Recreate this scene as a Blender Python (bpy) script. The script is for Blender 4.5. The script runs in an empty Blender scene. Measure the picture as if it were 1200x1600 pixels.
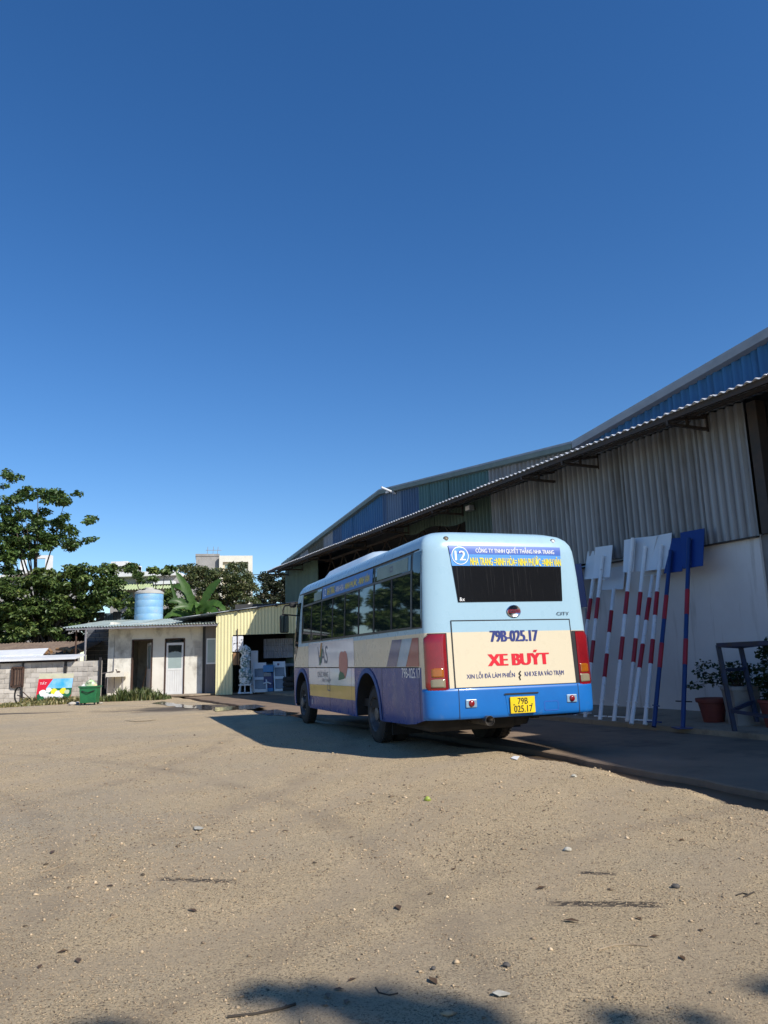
import bpy, bmesh, math, random
import numpy as np
from mathutils import Vector, Matrix
rnd = random.Random(7)
R = math.radians
scene = bpy.context.scene
col = scene.collection

# ---------------------------------------------------------------- camera
CAMH = 1.2
ROLL = R(1.75)
PITCH = math.atan(230 * math.cos(ROLL) / 1200.0)
FW = Vector((0, math.cos(PITCH), math.sin(PITCH)))
_up = Vector((0, -math.sin(PITCH), math.cos(PITCH)))
_rt = Vector((1, 0, 0))
IX = math.cos(ROLL) * _rt - math.sin(ROLL) * _up
IY = math.sin(ROLL) * _rt + math.cos(ROLL) * _up
cd = bpy.data.cameras.new('camera')
cam = bpy.data.objects.new('camera', cd)
col.objects.link(cam)
cam.matrix_world = Matrix(((IX.x, IY.x, -FW.x, 0), (IX.y, IY.y, -FW.y, 0), (IX.z, IY.z, -FW.z, CAMH), (0, 0, 0, 1)))
cd.sensor_fit = 'VERTICAL'; cd.sensor_height = 36; cd.sensor_width = 27; cd.lens = 27.0
cd.clip_start = 0.05; cd.clip_end = 2000
scene.camera = cam

# ---------------------------------------------------------------- world, sun, exposure
SHX, SHY = -0.90, 0.82                     # where one metre of height throws its shadow
SUN_EL = math.atan(1 / math.hypot(SHX, SHY))
sun_vec = Vector((-SHX, -SHY, 1)).normalized()
wd = bpy.data.worlds.new('World'); scene.world = wd; wd.use_nodes = True
nt = wd.node_tree
sky = nt.nodes.new('ShaderNodeTexSky'); sky.sky_type = 'NISHITA'; sky.sun_disc = False
sky.sun_elevation = SUN_EL
sky.sun_rotation = math.atan2(sun_vec.x, sun_vec.y)
sky.altitude = 0; sky.air_density = 1.0; sky.dust_density = 0.1; sky.ozone_density = 4.0
bg = nt.nodes['Background']; bg.inputs['Strength'].default_value = 0.108
hs_ = nt.nodes.new('ShaderNodeHueSaturation'); hs_.inputs['Saturation'].default_value = 1.25; hs_.inputs['Hue'].default_value = .506
nt.links.new(sky.outputs['Color'], hs_.inputs['Color']); nt.links.new(hs_.outputs[0], bg.inputs['Color'])
sl = bpy.data.lights.new('sun', 'SUN'); sl.energy = 4.4; sl.angle = R(0.53); sl.color = (1, 0.945, 0.86)
so = bpy.data.objects.new('sun', sl); col.objects.link(so)
so.rotation_euler = (-sun_vec).to_track_quat('-Z', 'Y').to_euler()
so.location = sun_vec * 60
vs = scene.view_settings
vs.view_transform = 'Standard'; vs.look = 'None'; vs.exposure = 0.4; vs.gamma = 1; vs.use_curve_mapping = False

# ---------------------------------------------------------------- helpers
def ray(px, py): return FW * 1200 + IX * (px - 600) + IY * (800 - py)
def at(px, py, Y):
    d = ray(px, py); return Vector((0, 0, CAMH)) + d * (Y / d.y)
def gnd(px, py, z=0.0):
    d = ray(px, py); return Vector((0, 0, CAMH)) + d * ((z - CAMH) / d.z)

def tag(o, label=None, cat=None, group=None, kind=None):
    if label: o['label'] = label
    if cat: o['category'] = cat
    if group: o['group'] = group
    if kind: o['kind'] = kind
    return o
def empty(name, loc=(0, 0, 0), rz=0, label=None, cat=None, group=None):
    o = bpy.data.objects.new(name, None); col.objects.link(o)
    o.location = loc; o.rotation_euler = (0, 0, rz); o.empty_display_size = .2
    return tag(o, label, cat, group)

class MB:
    def __init__(s): s.v = []; s.f = []; s.mi = []; s.cur = 0
    def add(s, vs_, fs_):
        n = len(s.v); s.v += [tuple(p) for p in vs_]
        for f in fs_: s.f.append(tuple(i + n for i in f)); s.mi.append(s.cur)
        return s
    def box(s, a, b):
        x0, y0, z0 = a; x1, y1, z1 = b
        return s.add([(x0,y0,z0),(x1,y0,z0),(x1,y1,z0),(x0,y1,z0),(x0,y0,z1),(x1,y0,z1),(x1,y1,z1),(x0,y1,z1)],
                     [(0,3,2,1),(4,5,6,7),(0,1,5,4),(1,2,6,5),(2,3,7,6),(3,0,4,7)])
    def bar(s, p, q, wx, wy=None, upv=(0, 0, 1)):
        wy = wy or wx; p = Vector(p); q = Vector(q); d = (q - p).normalized(); u = Vector(upv)
        if abs(d.dot(u)) > .95: u = Vector((1, 0, 0))
        a = d.cross(u).normalized() * wx / 2; b = d.cross(a).normalized() * wy / 2
        vs_ = [p-a-b, p+a-b, p+a+b, p-a+b, q-a-b, q+a-b, q+a+b, q-a+b]
        return s.add(vs_, [(0,3,2,1),(4,5,6,7),(0,1,5,4),(1,2,6,5),(2,3,7,6),(3,0,4,7)])
    def tube(s, pts, rad, n=10, cap=True):
        pts = [Vector(p) for p in pts]; rads = rad if isinstance(rad, (list, tuple)) else [rad] * len(pts)
        d0 = (pts[-1] - pts[0]).normalized(); ref = Vector((0, 0, 1)) if abs(d0.z) < .9 else Vector((1, 0, 0))
        vs_ = []
        for i, p in enumerate(pts):
            d = (pts[min(i+1, len(pts)-1)] - pts[max(i-1, 0)]).normalized()
            a = d.cross(ref).normalized(); b = d.cross(a).normalized()
            for k in range(n):
                t = 2 * math.pi * k / n; vs_.append(p + (a * math.cos(t) + b * math.sin(t)) * rads[i])
        fs_ = [(i*n+k, i*n+(k+1) % n, (i+1)*n+(k+1) % n, (i+1)*n+k) for i in range(len(pts)-1) for k in range(n)]
        if cap: fs_ += [tuple(range(n-1, -1, -1)), tuple((len(pts)-1)*n+k for k in range(n))]
        return s.add(vs_, fs_)
    def lathe(s, prof, c=(0, 0, 0), axis='z', n=28, cap=True):
        vs_ = []
        for (r, h) in prof:
            for k in range(n):
                t = 2 * math.pi * k / n; a, b = r * math.cos(t), r * math.sin(t)
                p = (a, b, h) if axis == 'z' else ((h, a, b) if axis == 'x' else (a, h, b))
                vs_.append((p[0]+c[0], p[1]+c[1], p[2]+c[2]))
        m = len(prof)
        fs_ = [(i*n+k, i*n+(k+1) % n, (i+1)*n+(k+1) % n, (i+1)*n+k) for i in range(m-1) for k in range(n)]
        if cap: fs_ += [tuple(range(n-1, -1, -1)), tuple((m-1)*n+k for k in range(n))]
        return s.add(vs_, fs_)
    def grid(s, rows):
        n = len(rows[0]); vs_ = [p for r in rows for p in r]
        return s.add(vs_, [(i*n+k, i*n+k+1, (i+1)*n+k+1, (i+1)*n+k) for i in range(len(rows)-1) for k in range(n-1)])
    def prism(s, poly, ext):
        """poly: list of 3D points, ext: extrusion vector"""
        n = len(poly); e = Vector(ext); a = [Vector(p) for p in poly]
        return s.add(a + [p + e for p in a], [tuple(range(n-1, -1, -1)), tuple(range(n, 2*n))] + [(k, (k+1) % n, n+(k+1) % n, n+k) for k in range(n)])
    def mesh(s, name, mats):
        me = bpy.data.meshes.new(name); me.from_pydata(s.v, [], s.f)
        for m in (mats if isinstance(mats, (list, tuple)) else [mats]): me.materials.append(m)
        if max(s.mi, default=0) > 0: me.polygons.foreach_set('material_index', s.mi)
        bm = bmesh.new(); bm.from_mesh(me); bmesh.ops.recalc_face_normals(bm, faces=bm.faces); bm.to_mesh(me); bm.free()
        me.update(); return me
    def build(s, name, mats, parent=None, smooth=False, off=None, bevel=0, kind=None):
        if off is not None: s.v = [(p[0]-off[0], p[1]-off[1], p[2]-off[2]) for p in s.v]
        me = s.mesh(name, mats)
        o = bpy.data.objects.new(name, me); col.objects.link(o)
        if parent is not None: o.parent = parent
        if smooth:
            me.polygons.foreach_set('use_smooth', [True] * len(me.polygons))
            try: me.set_sharp_from_angle(angle=R(smooth if smooth is not True else 40))
            except Exception: pass
        if bevel:
            b = o.modifiers.new('bevel', 'BEVEL'); b.width = bevel; b.segments = 2; b.limit_method = 'ANGLE'
        if kind: o['kind'] = kind
        return o

def obj(name, me, parent=None, loc=(0, 0, 0), rot=(0, 0, 0), sc=(1, 1, 1)):
    o = bpy.data.objects.new(name, me); col.objects.link(o); o.location = loc; o.rotation_euler = rot; o.scale = sc
    if parent is not None: o.parent = parent
    return o

# ---------------------------------------------------------------- materials
def N(nt_, t, **kw):
    n = nt_.nodes.new(t)
    for k, v in kw.items():
        if k in n.inputs: n.inputs[k].default_value = v
        else: setattr(n, k, v)
    return n
def newmat(name):
    m = bpy.data.materials.new(name); m.use_nodes = True
    t = m.node_tree; return m, t, t.nodes['Principled BSDF']
def c4(c): return (c[0], c[1], c[2], 1)
def mixc(t, fac, a, b):
    n = t.nodes.new('ShaderNodeMix'); n.data_type = 'RGBA'
    for s_, v in ((0, fac), (6, a), (7, b)):
        if hasattr(v, 'is_output'): t.links.new(v, n.inputs[s_])
        elif s_ == 0: n.inputs[0].default_value = v
        else: n.inputs[s_].default_value = c4(v)
    return n.outputs[2]
def coords(t, scale=(1, 1, 1), which='Object', loc=(0, 0, 0), rot=(0, 0, 0)):
    tc = t.nodes.new('ShaderNodeTexCoord'); mp = t.nodes.new('ShaderNodeMapping')
    mp.inputs['Scale'].default_value = scale; mp.inputs['Location'].default_value = loc; mp.inputs['Rotation'].default_value = rot
    t.links.new(tc.outputs[which], mp.inputs[0]); return mp.outputs[0]
def noise(t, vec, scale, detail=4, rough=.55, lo=.35, hi=.65):
    n = N(t, 'ShaderNodeTexNoise', Scale=scale, Detail=detail, Roughness=rough); t.links.new(vec, n.inputs['Vector'])
    r = t.nodes.new('ShaderNodeMapRange'); r.inputs[1].default_value = lo; r.inputs[2].default_value = hi
    t.links.new(n.outputs[0], r.inputs[0]); return r.outputs[0]
def bump(t, b, h, strength=.3, dist=.01):
    n = N(t, 'ShaderNodeBump', Strength=strength, Distance=dist); t.links.new(h, n.inputs['Height'])
    if b.inputs['Normal'].links:
        t.links.new(b.inputs['Normal'].links[0].from_socket, n.inputs['Normal'])
    t.links.new(n.outputs[0], b.inputs['Normal'])
def mat(name, c, c2=None, rough=.6, metal=0, scale=4, stretch=(1, 1, 1), lo=.35, hi=.65, bmp=0, bscale=60, bdist=.004, coat=0, dirt=None, dscale=2, dlo=.52, dhi=.75, dstretch=(1, 1, 1), spec=.5):
    m, t, b = newmat(name)
    c2 = c2 or tuple(x * .82 for x in c)
    v = coords(t, stretch)
    out = mixc(t, noise(t, v, scale, 5, .6, lo, hi), c, c2)
    if dirt: out = mixc(t, noise(t, coords(t, dstretch, loc=(3.1, 1.7, .4)), dscale, 6, .65, dlo, dhi), out, dirt)
    t.links.new(out, b.inputs['Base Color'])
    b.inputs['Roughness'].default_value = rough; b.inputs['Metallic'].default_value = metal
    b.inputs['Coat Weight'].default_value = coat; b.inputs['Coat Roughness'].default_value = .08
    b.inputs['Specular IOR Level'].default_value = spec
    if bmp: bump(t, b, noise(t, coords(t), bscale, 4, .6, .2, .8), bmp, bdist)
    return m

M = {}
M['black'] = mat('black_rubber', (.012, .012, .013), rough=.75)
M['tyre'] = mat('tyre_rubber', (.022, .021, .021), (.04, .036, .032), rough=.85, scale=9, bmp=.3, bscale=50)
M['dark'] = mat('dark_steel', (.018, .018, .02), (.03, .026, .024), rough=.6)
M['under'] = mat('underbody', (.015, .014, .014), (.03, .027, .024), rough=.9)
M['rim'] = mat('grey_rim', (.16, .16, .17), (.09, .085, .08), rough=.5, metal=.4, scale=12)
M['chrome'] = mat('chrome', (.7, .7, .72), rough=.18, metal=1)
M['white'] = mat('white_paint', (.78, .79, .8), (.68, .7, .72), rough=.35, scale=3)
M['print_white'] = mat('print_white', (.82, .82, .82), (.78, .78, .8), rough=.5)
M['print_red'] = mat('print_red', (.68, .012, .03), (.6, .01, .03), rough=.45)
M['print_navy'] = mat('print_navy', (.02, .035, .17), (.025, .04, .2), rough=.45)
M['print_yellow'] = mat('print_yellow', (.85, .72, .03), (.8, .66, .03), rough=.5)
M['print_grey'] = mat('print_grey', (.12, .14, .19), rough=.5)
M['print_gold'] = mat('print_gold', (.5, .24, .05), rough=.5)
M['print_green'] = mat('print_green', (.03, .16, .08), rough=.5)
M['print_pink'] = mat('print_pink', (.42, .13, .11), (.5, .2, .16), rough=.45, scale=2)
M['seam'] = mat('panel_gap', (.02, .022, .026), rough=.8)

# ---------------------------------------------------------------- corrugated sheet: real waves
def corr(mb, o, a, wid, dn, hgt, pitch=.19, amp=.018, nrm=(0, 0, 0), trap=True, top=None, bot=None):
    """o: corner; a: unit vector along the waves' row; dn: unit vector along the flutes; nrm: unit wave direction;
    top/bot: functions of the distance along a giving start and end along dn"""
    o = Vector(o); a = Vector(a); dn = Vector(dn); nrm = Vector(nrm)
    n = max(2, int(round(wid / pitch * 8)))
    r0, r1 = [], []
    for i in range(n + 1):
        s = wid * i / n
        ph = math.sin(2 * math.pi * s / pitch)
        if trap: ph = max(-1, min(1, ph * 1.9))
        p = o + a * s + nrm * (ph * amp)
        r0.append(p + dn * (top(s) if top else 0)); r1.append(p + dn * (bot(s) if bot else hgt))
    mb.grid([r0, r1]); return mb

# ================================================================ GROUND
P0 = Vector((5.76, 13.05, 0)); WD = Vector((-.4332, .9013, 0)); NL = Vector((-.9013, -.4332, 0)); WROT = math.atan2(.4332, .9013)
def wdist(x, y): return (x - P0.x) * NL.x + (y - P0.y) * NL.y
def gh(x, y):
    d = wdist(x, y); near = np.clip((22 - y) / 16, .12, 1)
    h = (.008 * np.sin(x * 1.9 + 1.3 * np.sin(y * 1.1)) + .007 * np.sin(y * 2.3 + x * .8) + .004 * np.sin(x * 5.1 - y * 4.3) + .003 * np.sin(x * 9.7 + y * 8.1 + 2 * np.sin(x * 3))) * near
    wob = .10 * np.sin(y * 1.7 + x) + .07 * np.sin(y * 4.1) + .04 * np.sin(y * 9.3 + 1)
    al = (x - P0.x) * WD.x + (y - P0.y) * WD.y; t = np.clip((5.22 + .075 * np.clip(-.5 - al, 0, 8) + wob - d) / .42, 0, 1); t = t * t * (3 - 2 * t)
    return (h - .004) * (1 - t) - .135 * t
xs = np.concatenate([[-400, -150, -70, -40, -26, -20], np.arange(-16.5, 7.01, .11), [9, 14, 22, 40, 70, 150, 400]])
ys = np.concatenate([[-400, -120, -40, -15, -6, -2, 0], np.arange(.6, 16, .1), np.arange(16, 37, .25), [40, 46, 55, 70, 100, 160, 260, 420, 800]])
gx, gy = np.meshgrid(xs, ys); gz = gh(gx, gy)
gz = np.where((gx < -17) | (gx > 8) | (gy < -3) | (gy > 38), -.004, gz)
nv = len(xs); rows = len(ys)
idx = np.arange(nv * rows).reshape(rows, nv)
quads = np.stack([idx[:-1, :-1], idx[:-1, 1:], idx[1:, 1:], idx[1:, :-1]], -1).reshape(-1, 4)
def np_mesh(name, V, F, mats, attr=None, smooth=False):
    me = bpy.data.meshes.new(name); k = F.shape[1]
    me.vertices.add(len(V)); me.vertices.foreach_set('co', np.asarray(V, dtype=np.float32).ravel())
    me.loops.add(F.size); me.loops.foreach_set('vertex_index', F.astype(np.int32).ravel())
    me.polygons.add(len(F)); me.polygons.foreach_set('loop_start', np.arange(0, F.size, k, dtype=np.int32))
    if smooth: me.polygons.foreach_set('use_smooth', np.ones(len(F), dtype=bool))
    for m in (mats if isinstance(mats, (list, tuple)) else [mats]): me.materials.append(m)
    if attr is not None:
        a = me.attributes.new('tint', 'FLOAT', 'POINT'); a.data.foreach_set('value', np.asarray(attr, dtype=np.float32))
    me.update(calc_edges=True); return me

gm, t, b = newmat('packed_sandy_ground')
v = coords(t)
base = mixc(t, noise(t, v, 1.1, 6, .62, .38, .64), (.66, .51, .315), (.575, .445, .275))
base = mixc(t, noise(t, coords(t, loc=(7, 3, 0)), .33, 5, .6, .48, .66), base, (.51, .42, .295))
base = mixc(t, noise(t, coords(t, loc=(1, 9, 0)), 85, 3, .7, .555, .63), base, (.07, .053, .035))
base = mixc(t, noise(t, coords(t, loc=(8, 1, 0)), 130, 3, .75, .515, .625), base, (.25, .195, .125))
base = mixc(t, noise(t, coords(t, loc=(4, 2, 0)), 55, 3, .7, .58, .72), base, (.56, .44, .28))
base = mixc(t, noise(t, coords(t, loc=(2, 5, 0)), 14, 5, .7, .56, .74), base, (.34, .265, .175))
wvt = N(t, 'ShaderNodeTexWave', Scale=.30, Distortion=7, Detail=4); wvt.inputs['Detail Scale'].default_value = 1.3; t.links.new(coords(t, rot=(0, 0, .5)), wvt.inputs['Vector'])
wr = t.nodes.new('ShaderNodeMapRange'); wr.inputs[1].default_value = .45; wr.inputs[2].default_value = 1.0; wr.inputs[4].default_value = .55; t.links.new(wvt.outputs['Fac'], wr.inputs[0])
base = mixc(t, wr.outputs[0], base, (.45, .355, .24))
def arc(cx, cy, rad, half):
    mp = t.nodes.new('ShaderNodeMapping'); mp.vector_type = 'TEXTURE'; mp.inputs['Location'].default_value = (cx, cy, 0); mp.inputs['Scale'].default_value = (1, 1, 1e4)
    tc = t.nodes.new('ShaderNodeTexCoord'); t.links.new(tc.outputs['Object'], mp.inputs[0]); ln_ = N(t, 'ShaderNodeVectorMath', operation='LENGTH'); t.links.new(mp.outputs[0], ln_.inputs[0])
    a = N(t, 'ShaderNodeMath', operation='SUBTRACT'); t.links.new(ln_.outputs['Value'], a.inputs[0]); a.inputs[1].default_value = rad
    b_ = N(t, 'ShaderNodeMath', operation='ABSOLUTE'); t.links.new(a.outputs[0], b_.inputs[0]); r = t.nodes.new('ShaderNodeMapRange'); r.inputs[1].default_value = half; r.inputs[2].default_value = half * .3; r.inputs[4].default_value = .5; t.links.new(b_.outputs[0], r.inputs[0])
    m_ = N(t, 'ShaderNodeMath', operation='MULTIPLY'); t.links.new(r.outputs[0], m_.inputs[0]); t.links.new(noise(t, coords(t, loc=(cx, cy, 0)), 1.6, 4, .6, .35, .62), m_.inputs[1]); return m_.outputs[0]
for (cx_, cy_, r_, h_) in ((-11, 1.5, 9.6, .17), (-11, 1.5, 11.5, .17), (9, -4, 10.2, .15), (9, -4, 12.1, .15), (-20, 12, 17.4, .2), (-20, 12, 19.4, .2)): base = mixc(t, arc(cx_, cy_, r_, h_), base, (.31, .245, .17))
# tyre prints left in the dust: two short ribbed marks
def mark(x, y, ang, ln, wd_):
    sep = t.nodes.new('ShaderNodeSeparateXYZ')
    mp = t.nodes.new('ShaderNodeMapping'); mp.vector_type = 'TEXTURE'
    mp.inputs['Location'].default_value = (x, y, 0); mp.inputs['Rotation'].default_value = (0, 0, ang)
    tc = t.nodes.new('ShaderNodeTexCoord'); t.links.new(tc.outputs['Object'], mp.inputs[0]); t.links.new(mp.outputs[0], sep.inputs[0])
    def win(sock, half):
        a = N(t, 'ShaderNodeMath', operation='ABSOLUTE'); t.links.new(sock, a.inputs[0])
        r = t.nodes.new('ShaderNodeMapRange'); r.inputs[1].default_value = half; r.inputs[2].default_value = half * .75; t.links.new(a.outputs[0], r.inputs[0]); return r.outputs[0]
    wv = N(t, 'ShaderNodeTexNoise', Scale=26, Detail=2); t.links.new(coords(t, (1, 2.4, 1), rot=(0, 0, -ang)), wv.inputs['Vector'])
    r = t.nodes.new('ShaderNodeMapRange'); r.inputs[1].default_value = .36; r.inputs[2].default_value = .5; t.links.new(wv.outputs[0], r.inputs[0])
    m1 = N(t, 'ShaderNodeMath', operation='MULTIPLY'); t.links.new(win(sep.outputs[0], ln / 2), m1.inputs[0]); t.links.new(win(sep.outputs[1], wd_ / 2), m1.inputs[1])
    m2 = N(t, 'ShaderNodeMath', operation='MULTIPLY'); t.links.new(m1.outputs[0], m2.inputs[0]); t.links.new(r.outputs[0], m2.inputs[1]); return m2.outputs[0]
for (pa, pb, w_) in (((242, 1372), (370, 1375), .09), ((850, 1407), (1046, 1415), .10), ((900, 1360), (965, 1364), .07)):
    A, B = gnd(*pa), gnd(*pb); c_ = (A + B) / 2
    base = mixc(t, mark(c_.x, c_.y, math.atan2(B.y - A.y, B.x - A.x), (B - A).length, w_), base, (.10, .08, .06))
# damp dark ground round the puddles and along the gutter
def blob(cx, cy, rx, ry, lo=.9, hi=.4):
    sep = N(t, 'ShaderNodeVectorMath', operation='LENGTH'); mp = t.nodes.new('ShaderNodeMapping'); mp.vector_type = 'TEXTURE'
    mp.inputs['Location'].default_value = (cx, cy, 0); mp.inputs['Scale'].default_value = (rx, ry, 1000)
    tc = t.nodes.new('ShaderNodeTexCoord'); t.links.new(tc.outputs['Object'], mp.inputs[0])
    n = N(t, 'ShaderNodeTexNoise', Scale=.9, Detail=6); t.links.new(tc.outputs['Object'], n.inputs['Vector'])
    s_ = N(t, 'ShaderNodeVectorMath', operation='SCALE'); t.links.new(n.outputs['Color'], s_.inputs[0]); s_.inputs['Scale'].default_value = 1.5
    ad = N(t, 'ShaderNodeVectorMath', operation='ADD'); t.links.new(mp.outputs[0], ad.inputs[0]); t.links.new(s_.outputs[0], ad.inputs[1])
    sb = N(t, 'ShaderNodeVectorMath', operation='SUBTRACT'); t.links.new(ad.outputs[0], sb.inputs[0]); sb.inputs[1].default_value = (.75, .75, .75)
    t.links.new(sb.outputs[0], sep.inputs[0])
    r = t.nodes.new('ShaderNodeMapRange'); r.inputs[1].default_value = lo; r.inputs[2].default_value = hi; t.links.new(sep.outputs['Value'], r.inputs[0]); return r.outputs[0]
wet = blob(-5.2, 22.6, 3.6, 2.3)
base = mixc(t, wet, base, (.115, .095, .075))
wet2 = blob(-11, 22.4, 2.6, .5)
base = mixc(t, wet2, base, (.10, .085, .07))
t.links.new(base, b.inputs['Base Color']); b.inputs['Roughness'].default_value = .93; b.inputs['Specular IOR Level'].default_value = .25
bump(t, b, noise(t, coords(t), 70, 7, .8, .2, .8), .75, .022)
bump(t, b, noise(t, coords(t, loc=(5, 5, 5)), 9, 4, .6, .2, .8), .28, .04)
M['ground'] = gm
V = np.stack([gx, gy, gz], -1).reshape(-1, 3)
g = obj('ground', np_mesh('ground', V, quads, gm, smooth=True)); g['kind'] = 'structure'

# concrete apron and raised slab beside the warehouse (local x runs into the building, y along the wall)
M['apron'] = mat('worn_concrete', (.24, .17, .115), (.18, .128, .088), rough=.9, scale=1.2, bmp=.25, bscale=40, dirt=(.10, .07, .05), dscale=1.3)
M['slab'] = mat('slab_concrete', (.32, .255, .185), (.25, .2, .145), rough=.9, scale=1.5, bmp=.25, dirt=(.13, .1, .075), dscale=2.2)
mb = MB()
edge = []
for i in range(140):
    a = -14 + i * .3; edge.append((-(4.50 + .075 * min(8, max(0, -.5 - a)) + .035 * math.sin(a * 2.3) + .02 * math.sin(a * 6.1)), a))
mb.grid([[(.2, a, -.03) for e, a in edge], [(-1.6, a, -.035) for e, a in edge], [(e + .02, a, -.05) for e, a in edge], [(e, a, -.062) for e, a in edge], [(e - .01, a, -.25) for e, a in edge]])
ap = mb.build('concrete_apron', M['apron'], smooth=30); ap.location = P0; ap.rotation_euler.z = WROT; ap['kind'] = 'structure'
mb = MB(); mb.grid([[(.1, a, .16), (-.75, a, .075), (-1.56, a, .05), (-1.58, a, .042), (-1.585, a, -.1)] for a in np.linspace(-14, 24, 40)])
sb_ = mb.build('concrete_slab', M['slab'], smooth=30); sb_.location = P0; sb_.rotation_euler.z = WROT; sb_['kind'] = 'structure'
# wet gutter strip and puddles
wm, t, b = newmat('muddy_water'); b.inputs['Base Color'].default_value = (.045, .037, .028, 1); b.inputs['Roughness'].default_value = .06; b.inputs['IOR'].default_value = 1.33
bump(t, b, noise(t, coords(t), 7, 3, .5, .2, .8), .05, .02)
r_ = noise(t, coords(t), 5, 4, .6, .4, .75); mr = t.nodes.new('ShaderNodeMapRange'); t.links.new(r_, mr.inputs[0]); mr.inputs[3].default_value = .03; mr.inputs[4].default_value = .35; t.links.new(mr.outputs[0], b.inputs['Roughness'])
M['water'] = wm
mdm = mat('wet_mud', (.10, .068, .042), (.06, .042, .028), rough=.28, scale=3, bmp=.3, bscale=12)
mb = MB(); ge = lambda a: 4.47 + .075 * min(8, max(0, -.5 - a))
mb.grid([[(-(ge(a) - .02), a, -.122), (-(ge(a) + .25), a, -.118), (-(ge(a) + .50 + .08 * math.sin(a * 1.4) + .04 * math.sin(a * 4.3)), a, -.116)] for a in np.linspace(-9, 6, 90)])
gw = mb.build('gutter_mud', mdm); gw.location = P0; gw.rotation_euler.z = WROT; gw['kind'] = 'structure'
def puddle(pts, z=.008):
    P = [gnd(*p) for p in pts]; c_ = sum(P, Vector()) / len(P)
    ring = []
    for i in range(len(P)):
        a, b_ = P[i], P[(i + 1) % len(P)]
        for k in range(4):
            q = a.lerp(b_, k / 4) - c_; ring.append((q.x + rnd.uniform(-.06, .06), q.y + rnd.uniform(-.15, .15), 0))
    o = MB().add(ring, [tuple(range(len(ring)))]).build('puddle', wm); o.location = (c_.x, c_.y, z); o['kind'] = 'structure'
puddle([(240, 1099), (262, 1102), (284, 1106), (303, 1107), (301, 1102), (275, 1100), (252, 1096)])
puddle([(306, 1101), (302, 1107), (318, 1110), (335, 1109), (330, 1103)])
puddle([(334, 1106), (338, 1112), (370, 1109), (398, 1108), (420, 1103), (396, 1101), (360, 1104)])
puddle([(398, 1112), (412, 1118), (450, 1119), (470, 1114), (430, 1109)])

# loose stones and grit over the near yard, far too many to count
grm, t, b = newmat('grit')
at_ = t.nodes.new('ShaderNodeAttribute'); at_.attribute_name = 'tint'
cr = t.nodes.new('ShaderNodeValToRGB'); t.links.new(at_.outputs['Fac'], cr.inputs[0])
for p_, c_ in ((0, (.09, .07, .05)), (.35, (.36, .27, .175)), (.9, (.56, .425, .27)), (1, (.66, .51, .34))):
    e = cr.color_ramp.elements[0] if p_ == 0 else (cr.color_ramp.elements[-1] if p_ == 1 else cr.color_ramp.elements.new(p_)); e.position = p_; e.color = c4(c_)
t.links.new(cr.outputs[0], b.inputs['Base Color']); b.inputs['Roughness'].default_value = .95; b.inputs['Specular IOR Level'].default_value = .2
rs = np.random.RandomState(3)
NP = 170000
py_ = 1.55 * np.exp(rs.rand(NP) * np.log(14 / 1.55)); px_ = (rs.rand(NP) * 2 - 1) * (py_ * .56 + .3)
keep = wdist(px_, py_) > 4.75; px_, py_ = px_[keep], py_[keep]; n_ = len(px_)
dens = np.sin(px_ * 2.1 + np.sin(py_ * 1.7) * 2) * np.sin(py_ * 2.6 + px_) ; keep = rs.rand(n_) < .62 + .38 * dens; px_, py_ = px_[keep], py_[keep]; n_ = len(px_)
sz = (.0018 + .0028 * rs.rand(n_) ** 2.4) * np.clip(py_ / 3.2, .85, 1.8) * np.where(rs.rand(n_) < .012, 2.4, 1) * np.where(rs.rand(n_) < .0012, 3.5, 1)
octv = np.array([[1, 0, 0], [0, 1, 0], [-1, 0, 0], [0, -1, 0], [0, 0, .75], [.05, 0, -.6]])
octf = np.array([[0, 1, 4], [1, 2, 4], [2, 3, 4], [3, 0, 4], [1, 0, 5], [2, 1, 5], [3, 2, 5], [0, 3, 5]])
an = rs.rand(n_) * 6.28; ca, sa = np.cos(an), np.sin(an)
jit = octv[None] * (1 + .7 * (rs.rand(n_, 6, 3) - .5)) * sz[:, None, None] * np.array([1.3, .9, .8])
PX = jit[..., 0] * ca[:, None] - jit[..., 1] * sa[:, None] + px_[:, None]; PY = jit[..., 0] * sa[:, None] + jit[..., 1] * ca[:, None] + py_[:, None]
PZ = jit[..., 2] + (gh(px_, py_) + sz * .25)[:, None]
V = np.stack([PX, PY, PZ], -1).reshape(-1, 3); F = (octf[None] + (np.arange(n_) * 6)[:, None, None]).reshape(-1, 3)
o = obj('gravel', np_mesh('gravel', V, F, grm, np.repeat(rs.rand(n_), 6)))
tag(o, 'fine loose grit and pebbles strewn over the sandy yard', 'gravel', kind='stuff')

# ================================================================ BUS (local: x right, y forward from the rear face, z up)
bus = empty('bus', (.47, 9.46, -.004), R(19.356), 'light blue and cream city bus with blue bumper parked beside the warehouse', 'bus')
BW, BL = 2.32, 7.72
PZ_ = [.25, .45, .80, .95, 1.55, 2.2, 2.46, 2.56, 2.64, 2.71, 2.765, 2.805, 2.83, 2.848]
PS = [.025, .004, 0, 0, 0, .025, .042, .052, .072, .115, .18, .29, .46, .80]
PR = [.03, 0, 0, .008, .035, .07, .088, .098, .118, .155, .215, .32, .50, .95]
PF = [.06, .0, 0, 0, .06, .17, .25, .30, .36, .44, .54, .66, .85, 1.2]
side_in = lambda z: float(np.interp(z, PZ_, PS)); rear_in = lambda z: float(np.interp(z, PZ_, PR)); front_in = lambda z: float(np.interp(z, PZ_, PF))
RR, RRY, RF = .25, .12, .34
bulge = lambda v: .035 * max(0, 1 - ((v - BW / 2) / (BW / 2)) ** 2)
def edge_in(u, z):
    # inset of the side surface at u: zero along the flank, growing round the rear corner
    k = (rear_in(z) + RRY - u) / RRY
    return 0 if k <= 0 else RR * (1 - math.sqrt(max(0, 1 - min(k, 1) ** 2)))
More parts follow.
